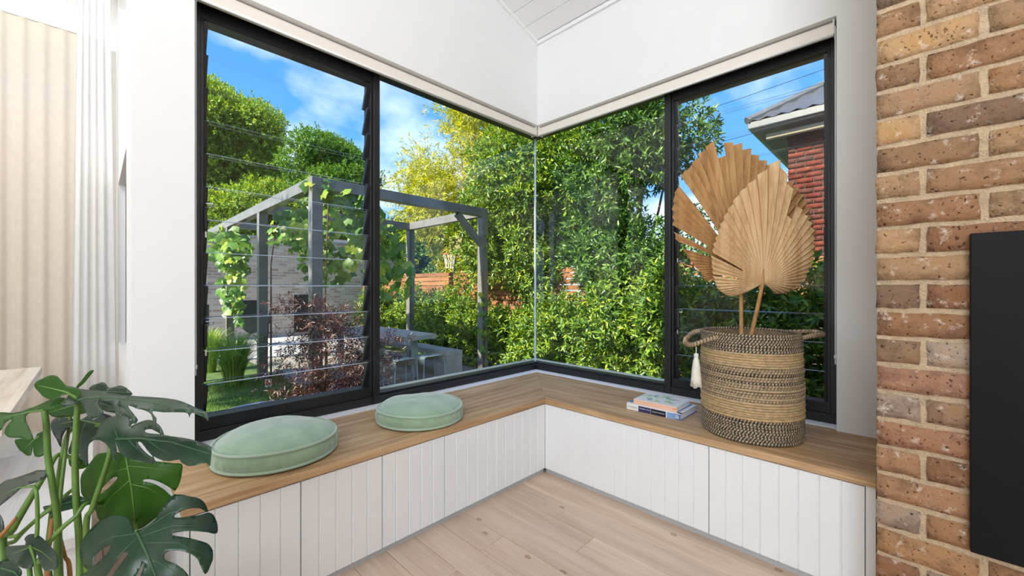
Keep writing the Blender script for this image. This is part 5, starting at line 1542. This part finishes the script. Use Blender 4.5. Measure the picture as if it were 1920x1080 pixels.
tag(build('stepping_stone', MB().prism([(1.42 + .30 * math.cos(a) * (1 + .1 * math.sin(3 * a)), 5.9 + .20 * math.sin(a)) for a in np.linspace(0, 6.283, 14, endpoint=False)], ZG, ZG + 0.03), M['paving'], bevel=0.006), 'flat pale stepping stone set in the lawn', 'stone')
st = root('garden_stake', (1.62, 6.5, ZG), 'thin leaning stake with a small red and white tag', 'stake')
build('stake_rod', MB().tube([(1.62, 6.5, ZG), (1.80, 6.8, 0.75)], 0.011, 6), M['bark'], st)
build('plant_tag', MB().box(1.66, 1.74, 6.48, 6.484, -0.28, -0.17), M['inkwhite'], st)
build('tag_print', MB().box(1.672, 1.728, 6.476, 6.479, -0.255, -0.19), M['redtag'], st)

# ------------------------------------------------------------------ neighbouring brick house
nh = root('brick_house', (9.0, -1.0, ZG), 'red brick neighbouring house with grey corrugated metal hip roof', 'house')
EXc, EYc, EZ = 7.5, 1.88, 3.80
HX, HY = 7.95, 1.43
build('house_core', MB().box(HX + 0.012, 13.0, -6.0, HY - 0.012, ZG, 3.75), M['redmortar'], nh)
nbm = [brick_mesh('house_brick', 0.216, 0.072, 0.02, M['redbrick'], 60 + s, 0.0015, 3, 1) for s in range(4)]
nbs = [brick_mesh('house_brick_half', 0.100, 0.072, 0.02, M['redbrick'], 70 + s, 0.0015, 2, 1) for s in range(3)]
nh_l = Vector(nh.location)
z = 1.6; rw_ = 0
while z < 3.56:
    y = HY; first = True
    while y > -0.35:
        hf = (rw_ % 2 == 0 and first)
        L = 0.110 if hf else 0.228
        link('brick', random.choice(nbs if hf else nbm), nh, Vector((HX + random.uniform(-.002, .002), y - L / 2, z + .043)) - nh_l)
        y -= L + 0.004; first = False
    z += 0.086; rw_ += 1
build('lintel', MB().box(HX - 0.012, HX + .05, -6, HY + .01, 3.56, 3.70), M['redbrick'], nh)
build('soffit', MB().box(EXc + .06, 13.0, -6.0, EYc - .06, 3.70, 3.73), M['soffit'], nh)
build('gutter', MB().box(EXc - .02, EXc + .08, -6.0, EYc + .02, 3.72, 3.83).box(EXc + .08, 13.0, EYc - .08, EYc + .02, 3.72, 3.83), M['gutter'], nh, bevel=0.01)
build('eaves_pipe', MB().tube([(HX - .22, HY + .25, 3.60), (HX - .22, -5, 3.60)], 0.055, 12), M['cream'], nh, smooth=True)
build('wall_vent', MB().box(HX - .008, HX + .01, 0.52, 0.60, 3.27, 3.34), M['firebox'], nh)
# corrugated hip roof: the plane facing the garden and the return plane
def roof_plane(u_of, name):
    m = MB(); vs, fs = [], []
    N = 150
    for i in range(N + 1):
        y = EYc - 0.0 - 7.5 * i / N
        zz = 0.018 * math.sin(i * math.pi / 2)
        run = min(3.2, max(0.0, EYc - y))
        vs += [u_of(y, 0.0, zz), u_of(y, run, zz)]
    for i in range(N):
        fs.append((2 * i, 2 * i + 1, 2 * i + 3, 2 * i + 2))
    return build(name, m.add(vs, fs), M['roofmetal'], nh)
TP = 0.68
roof_plane(lambda y, r_, zz: (EXc - .03 + r_, y, EZ + .04 + r_ * TP + zz), 'roof_sheet')
def back_plane(y, r_, zz):
    q = EYc - y
    return (EXc + q, EYc + .03 - r_, EZ + .04 + r_ * TP + zz)
roof_plane(back_plane, 'roof_sheet')
build('hip_capping', MB().tube([(EXc - .03, EYc + .03, EZ + .06), (EXc + 3.2, EYc - 3.2, EZ + .06 + 3.2 * TP)], 0.06, 8), M['gutter'], nh)

# overhead wires between houses
for (za, zb, lv) in ((4.6, 5.3, 'highest'), (4.2, 4.7, 'middle'), (3.7, 4.0, 'lowest')):
    pts = [(7.15, 9.0 - 13 * t, za + (zb - za) * t - 0.35 * math.sin(math.pi * t)) for t in np.linspace(0, 1, 14)]
    tag(build('overhead_wire', MB().tube(pts, 0.004, 5), M['wire']), lv + ' of three thin dark overhead wires crossing the sky', 'wire', 'overhead wires')

# basketball hoop beyond the fence
hp = pt(843, 476, 9.6)
bh = root('basketball_hoop', (hp.x, hp.y, ZG), 'small basketball hoop with net and backboard beyond the fence', 'hoop')
build('hoop_pole', MB().tube([(hp.x + .22, hp.y + .1, ZG), (hp.x + .22, hp.y + .1, hp.z + .2)], 0.03, 8), M['gutter'], bh)
build('backboard', MB().box(hp.x + .17, hp.x + .19, hp.y - .25, hp.y + .25, hp.z - .08, hp.z + .45), M['backboard'], bh)
build('hoop_rim', MB().tube([(hp.x + .15 * math.cos(a), hp.y + .15 * math.sin(a), hp.z) for a in np.linspace(0, 6.283, 25)], 0.010, 6, cap=False), M['hooporange'], bh)
m = MB()
for i in range(12):
    a = 6.283 * i / 12
    m.tube([(hp.x + .15 * math.cos(a), hp.y + .15 * math.sin(a), hp.z), (hp.x + .11 * math.cos(a + .3), hp.y + .11 * math.sin(a + .3), hp.z - .17), (hp.x + .09 * math.cos(a), hp.y + .09 * math.sin(a), hp.z - .34)], 0.007, 4)
build('net', m, M['net'], bh)
